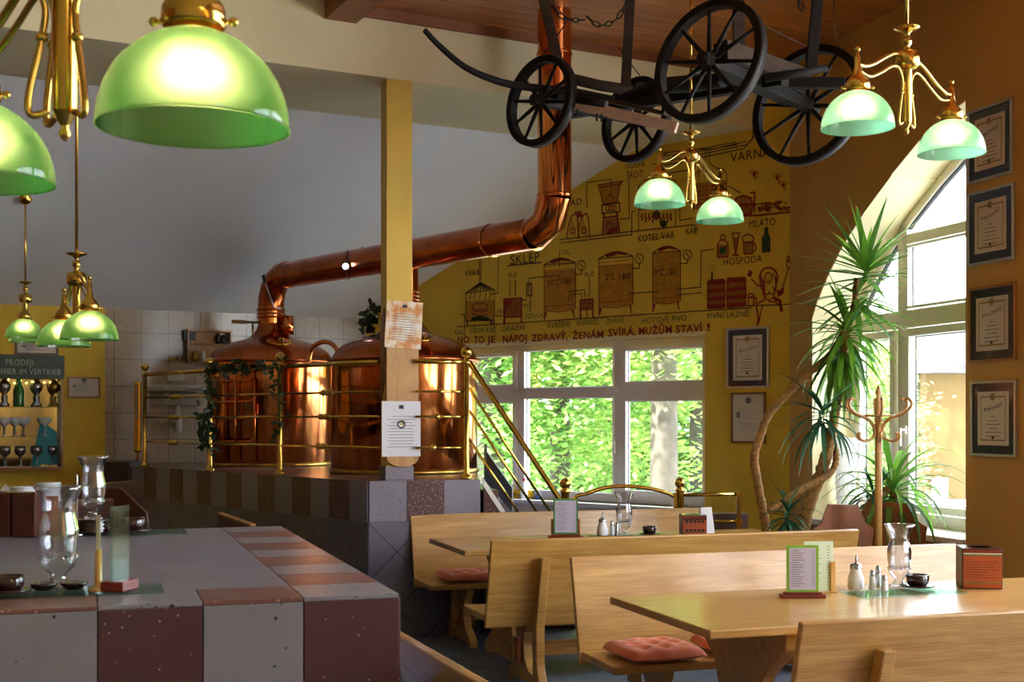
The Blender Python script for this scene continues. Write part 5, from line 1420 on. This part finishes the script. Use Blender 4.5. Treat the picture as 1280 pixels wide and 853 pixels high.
def box_holder(M, w, h, label, mats):
    t = thing('coaster_box', label, 'box', M=M, group='printed wooden coaster boxes')
    m = MB(); a = w/2
    m.box(-a,a,-a,-a+.008,0,h); m.box(-a,a,a-.008,a,0,h); m.box(-a,-a+.008,-a+.008,a-.008,0,h); m.box(a-.008,a,-a+.008,a-.008,0,h); m.box(-a+.008,a-.008,-a+.008,a-.008,0,.01)
    m.build('box_walls', 'label_dark', t, bevel=.002)
    m = MB(); n = 28; rr = a*.62
    vs = [(rr*cos(2*pi*i/n), rr*sin(2*pi*i/n), h) for i in range(n)]+[(max(-1,min(1,1.45*cos(2*pi*i/n)))*a, max(-1,min(1,1.45*sin(2*pi*i/n)))*a, h) for i in range(n)]
    m.add(vs+[(x,y,z-.006) for x,y,z in vs], [(i,(i+1)%n,n+(i+1)%n,n+i) for i in range(n)]+[(2*n+i,3*n+i,3*n+(i+1)%n,2*n+(i+1)%n) for i in range(n)]+[(i,2*n+i,2*n+(i+1)%n,(i+1)%n) for i in range(n)])
    m.build('lid_ring', 'dark_ceramic', t)
    m = MB(); m.box(-a+.006,a-.004,-a-.002,-a,.006,h-.006,0); m.box(-a+.006,a-.004,-a-.003,-a-.002,h-.034,h-.028,1); m.box(-a+.006,a-.004,-a-.003,-a-.002,.03,.034,1); m.box(-a+.006,a-.004,-a-.0032,-a-.002,h-.028,h-.022,3)
    for k in range(7): m.box(-a+.014,a-.02-.02*(k%3),-a-.0028,-a-.002,.055+k*.0125,.0575+k*.0125,2)
    m.box(-a+.006,a-.004,-a-.0026,-a-.002,h-.022,h-.006,4)
    m.build('printed_label', mats, t)
    return t
q = on(1232,737,TH)
box_holder(TR((q.x,q.y+.09,ZT), R(-10)), .185, .195, 'dark wooden coaster box with orange printed label on the near table', ['label_orange','green_card_dark','label_dark','paper_cream','red_wood'])
# far table
def far(px, py, off=0): 
    q = on(px, py, TH); return q.xy
zt1 = TH+.0005
q = on(776, 670, TH); tray(TR((q.x+.05, q.y, zt1), RZ), .56, .22, 'green glass tray on the far table below the window'); z2 = zt1+.0065
hurricane(TR((*far(780,670), z2)), 'crystal hurricane vase on the far table against the window')
shaker_big(TR((*far(753,671), z2)), 'white sugar pourer on the far table tray')
shaker_small(TR((*far(765,670.5), z2)), 'white slim shaker on the far table', .10)
shaker_small(TR((*far(771,671.5), z2)), 'steel shaker beside the white one on the far table', .09, 'steel')
ashtray(TR((*far(812,670), z2)), 'dark ashtray on the far table in front of the window', .95)
q = far(707,673); t = menu_card(TR((*q, zt1), 0), .17, .245, 'green-bordered menu card on the far table at the railing post', 'green_card_dark', 'paper_lilac', 16)
m = MB(); m.box(-.10,.10,.008,.03,0,.13); m.build('wooden_holder', 'brown_wood', t, bevel=.002)
q = far(866,671)
t = box_holder(TR((*q, zt1), 0), .17, .155, 'reddish printed coaster box on the far table below the window', ['label_orange','label_dark','label_dark','label_dark','red_wood'])
m = MB()
for rz_ in (.035, .095):
    for k in range(5): m.lathe([(0,0),(.011,0),(.011,.001)], 10, M=Matrix.Translation((-.055+.028*k,-.0885,rz_+.014)) @ Matrix.Rotation(R(90),4,'X'))
m.build('label_pictures', 'ink', t)
m = MB(); q = far(884,669); m.prism([(-.05,-.04,0),(.05,-.04,0),(.05,0,.19),(-.05,0,.19)], (0,.003,0)); m.prism([(-.05,.04,0),(.05,.04,0),(.05,.003,.19),(-.05,.003,.19)], (0,.003,0))
o = m.build('folded_card', 'paper_white', M=TR((q[0]+.0,q[1]+.06,zt1),.5)); tag(o, 'white folded tent card behind the reddish coaster box', 'card')
# bar top
zb = HC+.0005
q = on(60, 744, HC); tray(TR((q.x+.0, q.y+.03, zb), RZ), .62, .20, 'green glass tray nearest on the tiled bar')
hurricane(TR((*on(73,737,HC).xy, zb+.0065)), 'crystal hurricane vase nearest the camera on the bar tray')
q = on(12,746,HC); ashtray(TR((q.x-.01,q.y+.02,zb+.0065)), 'dark ashtray cut by the left frame edge on the bar', .8)
def leafcoaster(px, py, lab):
    m = MB(); m.lathe([(0,0),(.022,.0),(.035,.012),(.04,.02),(.03,.022),(0,.012)], 14, flute=.06)
    o = m.build('tealight_dish', 'dark_ceramic', M=TR((*on(px,py,HC).xy, zb+.0065))); tag(o, lab, 'dish', 'small black dishes')
leafcoaster(54,741,'small black dish left of the nearest crystal vase foot'); leafcoaster(92,740,'small black dish right of the nearest crystal vase foot')
q = on(123,742,HC); t = thing('wooden_stand', 'beech rod stand upright on the bar tray', 'stand', (q.x,q.y,zb+.0065))
m = MB(); m.lathe([(0,0),(.03,0),(.03,.006),(.012,.012),(.011,.02),(.010,.12),(0,.12)], 20); m.build('rod_base', 'beech', t)
m = MB(); m.box(-.006,.006,-.001,.001,.118,.22); m.build('card_edge', 'paper_cream', t)
q = on(150,741,HC); t = thing('menu_stand', 'edge-on glass menu holder in a red wooden block on the bar', 'menu', (q.x,q.y,zb+.0065), R(80))
m = MB(); m.box(-.05,.05,-.035,.035,0,.03); m.build('wooden_base', 'red_wood', t, bevel=.004); m = MB(); m.box(-.05,.05,-.004,.004,.028,.245); m.build('glass_card', 'menu_glass', t)
# second tray further along the bar
q = on(140, 668, HC); tray(TR((q.x, q.y+.02, zb), RZ), .62, .24, 'green glass tray farther back on the tiled bar')
q = on(116,669,HC)
m = MB(); m.lathe([(0,0),(.06,0),(.072,.01),(.06,.016),(.074,.026),(.06,.032),(.074,.042),(.06,.048),(.074,.058),(.068,.064),(0,.05)], 28)
o = m.build('ashtray_stack', 'dark_ceramic', M=TR((*q.xy, zb+.0065))); o.name = 'ribbed_ashtray'; tag(o, 'stack-ribbed black ashtray under the farther crystal vase', 'ashtray')
hurricane(TR((*q.xy, zb+.066)), 'crystal hurricane vase raised on the black ribbed ashtray', .93)
q = on(165,668,HC); ashtray(TR((*q.xy, zb+.0065)), 'maroon ashtray farther back on the bar, right of the raised vase', 1.05)
# plates, napkin boxes behind
for px, n_, py, lab in ((30,11,631,'left pile of white plates at far left'),(60,14,630,'right, taller pile of white plates at far left')):
    zq = 7.1 if n_ == 11 else 7.6; qx = P(px, 0, zq)
    base = EYE-(py-HZ)*zq/F
    for k in range(n_):
        m = MB(); m.lathe([(0,0),(.05,0),(.075,.012),(.074,.015),(.05,.004),(0,.004)], 28)
        if k == 0: proto = m.build('dinner_plate', 'white_ceramic', M=TR((qx.x,qx.y,base))); o = proto
        else: o = bpy.data.objects.new('dinner_plate', proto.data); COL.objects.link(o); o.matrix_world = TR((qx.x+random.uniform(-.002,.002),qx.y,base+k*.0085))
        lab_k = lab+(', bottom plate' if k == 0 else ', top plate' if k == n_-1 else ', plate within the stack')
        tag(o, lab_k, 'plate', 'stacked white plates, '+('left pile' if n_ == 11 else 'right pile'))
zq = 7.3; base = EYE-(631-HZ)*zq/F
m = MB(); q = P(10,0,zq); m.box(q.x-.5, q.x+.42, q.y-.35, q.y+.6, .0, base-.001); o = m.build('serving_cabinet', 'booth_wood', bevel=.01); tag(o, 'dark serving cabinet carrying the plate stacks behind the bar', 'cabinet')
for px0, px1, lab in ((-22,12,'dark wooden coaster box at the frame edge on the bar'),(14,44,'dark wooden coaster box beside the red label, left on the bar')):
    q0 = on(px0,672,HC); q1_ = on(px1,672,HC); w_ = (q1_.x-q0.x); box_holder(TR(((q0.x+q1_.x)/2,q0.y+w_/2,zb), .0), w_-.004, .19, lab, ['label_dark']*5)
m = MB(); q = on(50,672,HC); m.box(-.02,.04,0,.01,0,.17); o = m.build('red_card', 'label_orange', M=TR((q.x,q.y+.1,zb),.3)); tag(o, 'orange-red card standing behind the nearest crystal vase', 'card')
q = on(91,672,HC)
m = MB(); m.lathe([(0,0),(.03,0),(.03,.01),(.006,.02),(.005,.26),(0,.27)], 12); o = m.build('steel_pick_holder', 'steel', M=TR((q.x,q.y+.05,zb))); tag(o, 'thin upright steel rod holder between the two crystal vases', 'holder')
m = MB(); leafcloud(m, [P(5,620,7.2),P(10,624,7.2),P(2,626,7.2)], 26, .03, .04); o = m.build('crumpled_napkins', 'paper_white'); tag(o, 'crumpled white napkins left of the plate stacks', 'napkin', kind='stuff')

# ---------------- board and papers on the pillar
def pil(px, py, off=0):     # local x,z on pillar front
    a = (px-640)/F; n2 = Vector((-ST, CT)); z = n2.dot(Vector((pc.x,pc.y)))/(n2.x*a+n2.y); p = Vector((a*z,z))-Vector((pc.x,pc.y))
    return p.dot(Vector((CT,ST))), EYE-(py-HZ)*z/F
x0, z0 = pil(482,584); x1, z1 = pil(522,424)
t = thing('wooden_board', 'tall wooden board with rounded ends fixed to the pillar front', 'board', M=M_pil)
m = MB(); r_ = (x1-x0)/2; xc = (x0+x1)/2
pts = [(xc+r_*cos(a), 0, z1-r_*.55+r_*.55*sin(a)) for a in [pi*i/14 for i in range(15)]]+[(xc-r_*cos(a), 0, z0+r_*.55-r_*.55*sin(a)) for a in [pi*i/14 for i in range(15)]]
m.prism([(a,-.035,c) for a,b,c in pts], (0,.026,0)); m.build('board_face', 'board_wood', t, bevel=.003)
m = MB(); m.box(x0-.004,x1+.004,-.007,-.001,z0+.12,z0+.16); m.box(x0-.004,x1+.004,-.007,-.001,z1-.2,z1-.16); m.build('bracket', 'brass_dull', t)
def notice(x0,z0,x1,z1,label,mat,y,tilt,emb,dark=False):
    t = thing('paper_notice', label, 'notice', M=M_pil @ Matrix.Translation((x0,y,z0)) @ Matrix.Rotation(tilt,4,'Y'))
    w, h = x1-x0, z1-z0
    m = MB(); m.box(0,w,-.002,0,0,h); m.build('sheet', mat, t)
    m = MB()
    for k in range(11):
        z = h*.72-k*h*.055; ww = w*(.25+.12*abs(sin(k*1.7))); m.box(w/2-ww, w/2+ww, -.0034, -.0021, z, z+.004)
    m.build('printed_lines', 'ink_grey', t)
    m = MB()
    if emb: m.lathe([(0,0),(.03,0),(.03,.001)], 20, M=Matrix.Translation((w/2,-.0036,h*.58)) @ Matrix.Rotation(R(90),4,'X'))
    m.box(w/2-.018,w/2+.018,-.0034,-.0021,h*.86,h*.93)
    m.build('emblem', 'ink', t)
    if emb:
        m = MB(); m.lathe([(.0,0),(.021,0),(.021,.001)], 20, M=Matrix.Translation((w/2,-.0042,h*.58)) @ Matrix.Rotation(R(90),4,'X')); m.build('emblem_centre', 'paper_white', t)
        m = MB(); m.box(w/2-.017,w/2+.017,-.006,-.0053,h*.575,h*.6); m.build('emblem_band', 'plastic_yellow', t)
a, b = pil(476,571), pil(524,502); notice(a[0],a[1],b[0],b[1],'white printed notice with round emblem low on the pillar','paper_white',-.038,0,True)
a, b = pil(478,436), pil(524,377); notice(a[0]+.005,a[1]+.01,b[0],b[1],'orange-stained paper certificate high on the pillar, above the board','stained_paper',-.048,R(3),False)
m = MB(); m.prism([(-.012,.03,1.9),(-.012,.03,2.45),(-.012,.17,2.38),(-.012,.17,1.75)], (.01,0,0)); o = m.build('side_board', 'pine_dark', M=M_pil); tag(o, 'dark board fixed to the left side of the pillar', 'board')

# ---------------- window sill clutter
def msill(px, py, off=0):
    a = (px-640)/F; z = (nm.dot(R0)+off)/(nm.x*a+nm.y); return Vector((a*z, z))
q = msill(655,617,.03); t = thing('plastic_bottle', 'clear bottle with red cap on the long window sill', 'bottle', (q.x,q.y,WZ0))
m = MB(); m.lathe([(0,0),(.035,0),(.037,.02),(.035,.13),(.015,.17),(.015,.185),(0,.185)], 16); m.build('bottle_body', 'paper_white', t); m = MB(); m.lathe([(.018,.18),(.018,.21),(0,.21)], 14); m.build('cap', 'plastic_red', t)
q = msill(645,617,.02); m = MB(); leafcloud(m, [(0,0,.03),(.06,0,.03),(.12,0,.02),(-.05,0,.02)], 60, .02, .035); o = m.build('yellow_rag', 'plastic_yellow', M=TR((q.x+.02,q.y,WZ0+.02))); tag(o, 'crumpled yellow rag on the window sill', 'rag', kind='stuff')
q = msill(673,617,.03); m = MB(); m.lathe([(0,0),(.03,0),(.03,.05),(.025,.06),(0,.06)], 16); o = m.build('blue_jar', 'plastic_blue', M=TR((q.x,q.y,WZ0+.001))); tag(o, 'small blue jar on the window sill right of the yellow rag', 'jar')

# ================================================================== COAT STAND
q = P(1098,0,8.5)
cs = thing('coat_stand', 'bentwood coat stand with curled hooks in front of the arched window', 'coat stand', (q.x,q.y,0))
m = MB(); m.lathe([(0,.0),(.024,.0),(.024,1.5),(.02,1.52),(.026,1.54),(.02,1.56),(.022,1.74),(.012,1.76),(.022,1.785),(.016,1.80),(.008,1.83),(0,1.835)], 20); m.build('pole', 'beech', cs)
for k in range(6):
    a = 2*pi*k/6+.35; Rz = Matrix.Rotation(a,4,'Z')
    m = MB(); m.tube([Rz @ p for p in spline([(.022,0,1.50),(.03,0,1.54),(.05,0,1.585),(.10,0,1.62),(.17,0,1.645),(.215,0,1.68),(.228,0,1.715),(.205,0,1.745),(.185,0,1.735)], 5)], .010, 8); m.build('upper_hook', 'beech', cs)
    m = MB(); m.tube([Rz @ p for p in spline([(.022,0,1.62),(.018,0,1.56),(.04,0,1.49),(.09,0,1.465),(.135,0,1.475),(.15,0,1.50),(.14,0,1.52)], 5)], .009, 8); m.build('lower_hook', 'beech', cs)
m = MB(); m.tube([(.10*cos(2*pi*i/28),.10*sin(2*pi*i/28),1.632) for i in range(28)], .008, 8, closed=True); m.build('hoop', 'beech', cs)
for k in range(4):
    a = 2*pi*k/4+.5; Rz = Matrix.Rotation(a,4,'Z')
    m = MB(); m.tube([Rz @ p for p in spline([(.02,0,.5),(.05,0,.38),(.14,0,.25),(.22,0,.12),(.27,0,.012)], 5)], .012, 8); m.build('foot', 'beech', cs)

# carved wooden chair backs below the arch
def carved_chair(loc, rz, label):
    t = thing('carved_chair', label, 'chair', loc, rz, 'brown carved wooden chairs')
    prof = [(-.17,.42),(-.2,.70),(-.22,.86),(-.16,.90),(-.14,.96),(-.11,1.03),(.11,1.02),(.13,.96),(.16,.90),(.22,.86),(.2,.70),(.17,.42)]
    m = MB(); m.prism([(x,0,z) for x, z in prof], (0,.025,0)); m.build('backrest', 'brown_wood', t, bevel=.004)
    m = MB(); m.box(-.2,.2,-.38,.02,.42,.45); m.build('seat', 'brown_wood', t, bevel=.006)
    for sx in (-1,1):
        for sy_ in (-.33,-.02):
            m = MB(); m.tube([(sx*.14,sy_,.42),(sx*.18,sy_*1.1,0)], [.022,.015], 8); m.build('leg', 'brown_wood', t)
    return t
q = P(1055,0,8.75); carved_chair((q.x,q.y,0), R(10), 'brown carved chair under the white curtain, left of the coat stand')
q = P(1118,0,8.95); carved_chair((q.x,q.y,0), R(-15), 'brown carved chair behind the coat stand under the arched window')

# curtain
cu = MB(); n = 36; vs = []
c_ = rw(.60,.22)
for j in range(9):
    z = lerp(.80, 1.46, j/8)
    for i in range(n+1):
        s_ = i/n; amp = .02+.012*(1-abs(j/8-.45)); wd = .34*(1-.28*math.exp(-((j/8-.45)/.2)**2))
        p = rw(.42+s_*wd, .20+amp*sin(s_*pi*9)); vs.append((p.x,p.y,z))
cu.add(vs, [(j*(n+1)+i, j*(n+1)+i+1, (j+1)*(n+1)+i+1, (j+1)*(n+1)+i) for j in range(8) for i in range(n)], 0, True)
o = cu.build('white_curtain', 'curtain_white'); s2 = o.modifiers.new('solid','SOLIDIFY'); s2.thickness = .003; tag(o, 'gathered white curtain on the sill in the arched window corner', 'curtain')
# small framed picture standing at the arch window
q = rw(.98,.2); certificate(frame(v3(q,.79), v3(er,0), v3(orr,0)), .17, .24, 'small dark-framed picture standing on the sill behind the coat stand', 'black_paint', 'frame_navy', paper='paper_lilac', title=False, name='picture_frame', cat='picture')

# ================================================================== PLANTS
def blade(m, base, d, L, w, droop, mi=0):
    d = d.normalized(); side = d.cross(Vector((0,0,1)))
    if side.length < .1: side = Vector((random.uniform(-1,1),random.uniform(-1,1),0))
    side.normalize(); p = Vector(base); vs = []; n = 7
    for i in range(n+1):
        t = i/n; ww = w*(.45+.55*min(1,t*3))*(1-t**2.2)+.0008
        up_ = side.cross(d).normalized()
        vs += [p-side*ww+up_*ww*.3, p-up_*0, p+side*ww+up_*ww*.3]
        p = p+d*(L/n); d = (d+Vector((0,0,-droop*(.3+t)))).normalized()
    fs = []
    for i in range(n):
        for k in (0,1): fs.append((i*3+k, i*3+k+1, (i+1)*3+k+1, (i+1)*3+k))
    m.add(vs, fs, mi, True)
def crown(par, c, n, L, spread=(0,1), droop=.12, w=.017, mat='yucca_leaf', axis=Vector((0,0,1)), seed=1, hang=0):
    random.seed(seed); m = MB()
    for k in range(n):
        a = k*2.39996; e = lerp(spread[0], spread[1], ((k+.5)/n)**.6)+random.uniform(-.08,.08)
        d = Vector((cos(a)*sin(e*pi/2), sin(a)*sin(e*pi/2), cos(e*pi/2)))
        d = (axis.to_track_quat('Z','Y').to_matrix() @ d)
        b = Vector(c)-Vector(axis)*.12*(k/n)
        blade(m, b, d, L*random.uniform(.75,1.12), w*random.uniform(.8,1.15), droop*random.uniform(.6,1.4)+hang*(k/n))
    return m.build('leaf_crown', mat, par, world=True)
YZ = 9.35
yu = thing('yucca_palm', 'tall yucca palm with bent textured trunks left of the arched window', 'plant', (P(985,0,YZ).x, YZ, 0))
def trunk(pts, r0, r1, name='trunk', par=None):
    pp_ = spline(pts, 8); m = MB(); k = len(pp_)
    m.tube(pp_, [lerp(r0, r1, i/(k-1))*(1+.10*sin(i*2.1)+.08*random.uniform(-1,1)) for i in range(k)], 10)
    return m.build(name, 'trunk_bark', par or yu, world=True)
trunk([P(960,760,YZ),P(957,662,YZ),P(948,609,YZ),P(943,572,YZ),P(951,544,YZ),P(961,519,YZ),P(986,491,YZ),P(1014,465,YZ),P(1037,444,YZ),P(1052,420,YZ),P(1066,390,YZ),P(1071,348,YZ)], .034, .021)
trunk([P(998,760,YZ-.1),P(1004,662,YZ-.1),P(1015,620,YZ-.1),P(1027,589,YZ-.1),P(1034,565,YZ-.1),P(1040,540,YZ-.05),P(1045,510,YZ),P(1050,485,YZ),P(1054,450,YZ),P(1058,410,YZ)], .055, .024)
trunk([P(1036,548,YZ),P(1042,556,YZ-.05),P(1045,570,YZ-.1),P(1043,584,YZ-.15),P(1034,595,YZ-.2),P(1018,604,YZ-.25),P(998,614,YZ-.3),P(978,628,YZ-.35),P(962,640,YZ-.4)], .022, .028, 'branch')
crown(yu, P(1082,330,YZ), 46, .50, (0,1.15), .05, .027, seed=2)
crown(yu, P(1072,366,YZ), 30, .46, (.7,1.4), .10, .024, seed=9)
crown(yu, P(1060,408,YZ), 44, .50, (.15,1.35), .12, .026, seed=3, hang=.3)
crown(yu, P(1052,436,YZ), 44, .48, (1.0,1.75), .40, .026, seed=4, hang=.3)
crown(yu, P(1028,512,YZ-.15), 34, .44, (.35,1.35), .12, .021, 'yucca_leaf_blue', seed=5, hang=.5)
crown(yu, P(985,638,YZ-.4), 34, .26, (.1,1.5), .25, .018, 'yucca_leaf_blue', seed=6, hang=.2)
m = MB(); m.lathe([(0,0),(.17,0),(.21,.36),(.23,.36),(.23,.40),(.20,.40),(.19,.34),(0,.33)], 28, c=(P(985,0,YZ).x,YZ,0)); m.build('pot', 'terracotta_pot', yu, world=True)
dr = thing('strap_leaf_plant', 'arching strap-leaved plant in a pot behind the coat stand, right of it', 'plant', (P(1116,0,9.15).x, 9.15, 0))
crown(dr, P(1116,606,9.15), 56, .58, (.1,1.15), .36, .025, seed=11, hang=.25)
crown(dr, P(1092,618,9.2), 26, .36, (.1,1.0), .3, .015, 'yucca_leaf_blue', seed=12, hang=.2)
pp_ = [P(1073,655,9.0),P(1082,640,9.05),P(1095,622,9.1),P(1110,612,9.15)]
m = MB(); m.tube(spline(pp_,6), .030, 8); m.tube([P(1117,612,9.15), P(1117,700,9.15)], .03, 8); m.build('stem', 'trunk_bark', dr, world=True)
m = MB(); m.lathe([(0,0),(.14,0),(.17,.5),(.19,.5),(.19,.54),(.16,.54),(.15,.48),(0,.47)], 24, c=(P(1117,0,9.15).x,9.15,0)); m.build('pot', 'terracotta_pot', dr, world=True)

# ================================================================== OUTSIDE
m = MB(); m.box(-60,90,32,120,-.6,-.5); o = m.build('ground', 'grass'); struct(o)
m = MB(); m.box(-60,90,14.8,32,-.6,-.5); o = m.build('ground', 'bounce_ground'); struct(o)  # unseen ground strip, made pale to reflect sun in through the long window
m = MB(); m.box(5.5,90,-20,14.8,-.6,-.5); o = m.build('ground', 'bounce_ground'); struct(o)  # same added pale reflector, out of view along the right wall
def tree(px, y, H_, cr, n, trunk_r, label, mat, crown_z=(1.5, 9), seed=0, size=.16, lean=0, blob=.5):
    random.seed(seed+100); x = (px-640)/F*y
    t = thing('garden_tree', label, 'tree', (x,y,-.5), 0, 'trees outside the windows')
    m = MB(); m.tube([(0,0,0),(lean*.3,0,H_*.3),(lean*.6,0,H_*.6),(lean,0,H_)], [trunk_r*1.15,trunk_r,trunk_r*.75,trunk_r*.3], 14)
    for k in range(9):
        a = random.uniform(0,6.28); z = H_*random.uniform(.25,.85); L = cr*random.uniform(.5,.9)
        m.tube([(lean*z/H_,0,z),(lean*z/H_+cos(a)*L*.5,sin(a)*L*.5,z+L*.35),(lean*z/H_+cos(a)*L,sin(a)*L,z+L*.5)], [trunk_r*.3,trunk_r*.2,.01], 6)
    m.build('trunk', 'tree_bark', t)
    cl = [(random.gauss(0,cr*.45), random.gauss(0,cr*.4), random.uniform(*crown_z)) for _ in range(46)]
    m = MB(); size *= .62; n = int(n*1.9)
    for _ in range(n):
        c = random.choice(cl); p = Vector(c)+Vector((random.gauss(0,blob),random.gauss(0,blob),random.gauss(0,blob*.56)))
        s_ = size*random.uniform(.6,1.3); a = Vector((random.gauss(0,.5),random.gauss(0,.5),1)).normalized(); b = (Matrix.Rotation(random.uniform(0,6.28),3,a) @ a.orthogonal().normalized()); c2 = a.cross(b)
        m.add([p-b*s_, p+c2*s_*.5, p+b*s_, p-c2*s_*.5], [(0,1,2,3)])
    m.build('foliage', mat, t)
tree(830, 19, 11, 2.3, 6500, .19, 'pale thick-trunked tree seen in the right pane of the long window', 'tree_leaf', (3.0,9), 1, .13)
tree(700, 21, 10, 2.4, 9000, .16, 'slim leafy tree seen in the middle pane of the long window', 'tree_leaf', (.3,7), 2, .13)
tree(612, 20, 10, 2.0, 6500, .22, 'dark-trunked leafy tree in the narrow left pane of the window', 'tree_leaf_deep', (.2,7), 3, .13)
tree(758, 26, 11, 2.6, 9000, .2, 'bright green tree between the middle and right panes', 'tree_leaf', (0,8), 4, .15)
tree(880, 24, 11, 2.6, 7000, .25, 'leafy tree at the right end of the long window view', 'tree_leaf_deep', (2.2,8), 5, .15)
tree(660, 30, 12, 3.2, 8000, .25, 'broad tree farther back behind the middle pane', 'tree_leaf_deep', (0,9), 6, .18)
tree(560, 28, 12, 3.2, 5000, .25, 'broad tree farther back behind the left pane', 'tree_leaf_deep', (0,9), 7, .18)
tree(810, 33, 12, 3.6, 9000, .28, 'broad tree farther back behind the pale trunk', 'tree_leaf_deep', (0,9), 8, .2)
tree(1050, 17, 4.0, .62, 6000, .08, 'light green bushy tree behind the yucca in the arched window', 'tree_leaf', (.2,3.3), 9, .08, blob=.28)
tree(1100, 21, 4.0, .42, 5000, .09, 'light green tree behind the coat stand in the arched window', 'tree_leaf', (.2,3.5), 10, .09, blob=.25)
tree(1190, 30, 5.2, 1.1, 2600, .1, 'light tree crown showing above the yellow house roof', 'tree_leaf', (3.5,4.6), 12, .10, blob=.3)
# hedge
random.seed(44); m = MB()
for _ in range(9000):
    y = random.uniform(24,27); x = random.uniform(-3,7); z = random.uniform(-.4,1.3)
    p = Vector((x,y,z)); s_ = .11; a = Vector((random.gauss(0,1),random.gauss(0,1),1)).normalized(); b = a.orthogonal().normalized(); c2 = a.cross(b)
    m.add([p-b*s_, p+c2*s_*.6, p+b*s_, p-c2*s_*.6], [(0,1,2,3)])
o = m.build('hedge', 'tree_leaf_deep'); tag(o, 'low hedge of undergrowth across the bottom of the garden view', 'hedge')
# yellow house seen through the arch
hx = P(1150,0,26); hs = thing('yellow_house', 'pale yellow house with shuttered window beyond the arched window', 'house', (hx.x,26,-.5))
m = MB(); m.box(0,9,0,8,0,3.05); m.build('house_wall', 'house_yellow', hs)
m = MB(); m.prism([(-.4,-.4,3.05),(-.4,8.4,3.05),(-.4,4,5.0)], (9.8,0,0)); m.build('roof', 'house_roof', hs)
w0 = P(1164,0,26).x-hx.x; w1 = P(1184,0,26).x-hx.x
z0_, z1_ = EYE-(632-HZ)*26/F+.5, EYE-(598-HZ)*26/F+.5
m = MB(); m.box(w0,w1,-.05,.0,z0_,z1_); wn = m.build('window', 'window_white', hs)
m = MB(); m.box(w0+.04,(w0+w1)/2,-.06,-.05,z0_+.05,z1_-.05); m.box((w0+w1)/2+.1,w1-.03,-.06,-.05,z0_+.05,z1_-.05); m.build('shutter', 'zinc_panel', hs)
m = MB(); m.box(-.05,9,-.03,0,0,.5); m.build('plinth', 'sill_stone', hs)

# ================================================================== LIGHT, WORLD, CAMERA
W = bpy.data.worlds.new('World'); SC.world = W; W.use_nodes = True
nt = W.node_tree; nt.nodes.clear()
out = nt.nodes.new('ShaderNodeOutputWorld'); bg = nt.nodes.new('ShaderNodeBackground')
tc = nt.nodes.new('ShaderNodeTexCoord'); nz = nt.nodes.new('ShaderNodeTexNoise'); nz.inputs['Scale'].default_value = 2
cr = nt.nodes.new('ShaderNodeValToRGB'); cr.color_ramp.elements[0].color = (.70,.84,1,1); cr.color_ramp.elements[1].color = (.90,.95,1,1)
nt.links.new(tc.outputs['Generated'], nz.inputs['Vector']); nt.links.new(nz.outputs['Fac'], cr.inputs[0]); nt.links.new(cr.outputs[0], bg.inputs[0])
bg.inputs[1].default_value = 11; nt.links.new(bg.outputs[0], out.inputs[0])
sun = bpy.data.lights.new('sun', 'SUN'); sun.energy = 62; sun.angle = R(2); sun.color = (1,.95,.82)
so = bpy.data.objects.new('sun', sun); COL.objects.link(so)
sdir = Vector((.62, .55, -.95)).normalized(); so.rotation_euler = sdir.to_track_quat('-Z','Y').to_euler(); so.location = (-5,-5,12)
cam = bpy.data.cameras.new('camera'); cam.sensor_width = 36; cam.lens = 45; cam.shift_y = (HZ-426.5)/1280
co = bpy.data.objects.new('camera', cam); COL.objects.link(co); co.location = (0,0,EYE); co.rotation_euler = (pi/2,0,0)
cam.clip_start = .05; cam.clip_end = 300
cam.dof.use_dof = True; cam.dof.focus_distance = 8.0; cam.dof.aperture_fstop = 9
SC.camera = co
vs_ = SC.view_settings; vs_.view_transform = 'Standard'; vs_.look = 'None'; vs_.gamma = 1; vs_.exposure = .4; vs_.use_curve_mapping = False
cy_ = SC.cycles; cy_.use_denoising = True; cy_.max_bounces = 12; cy_.diffuse_bounces = 4; cy_.glossy_bounces = 5; cy_.transmission_bounces = 8; cy_.transparent_max_bounces = 10
cy_.sample_clamp_indirect = 8; cy_.caustics_reflective = False; cy_.caustics_refractive = False
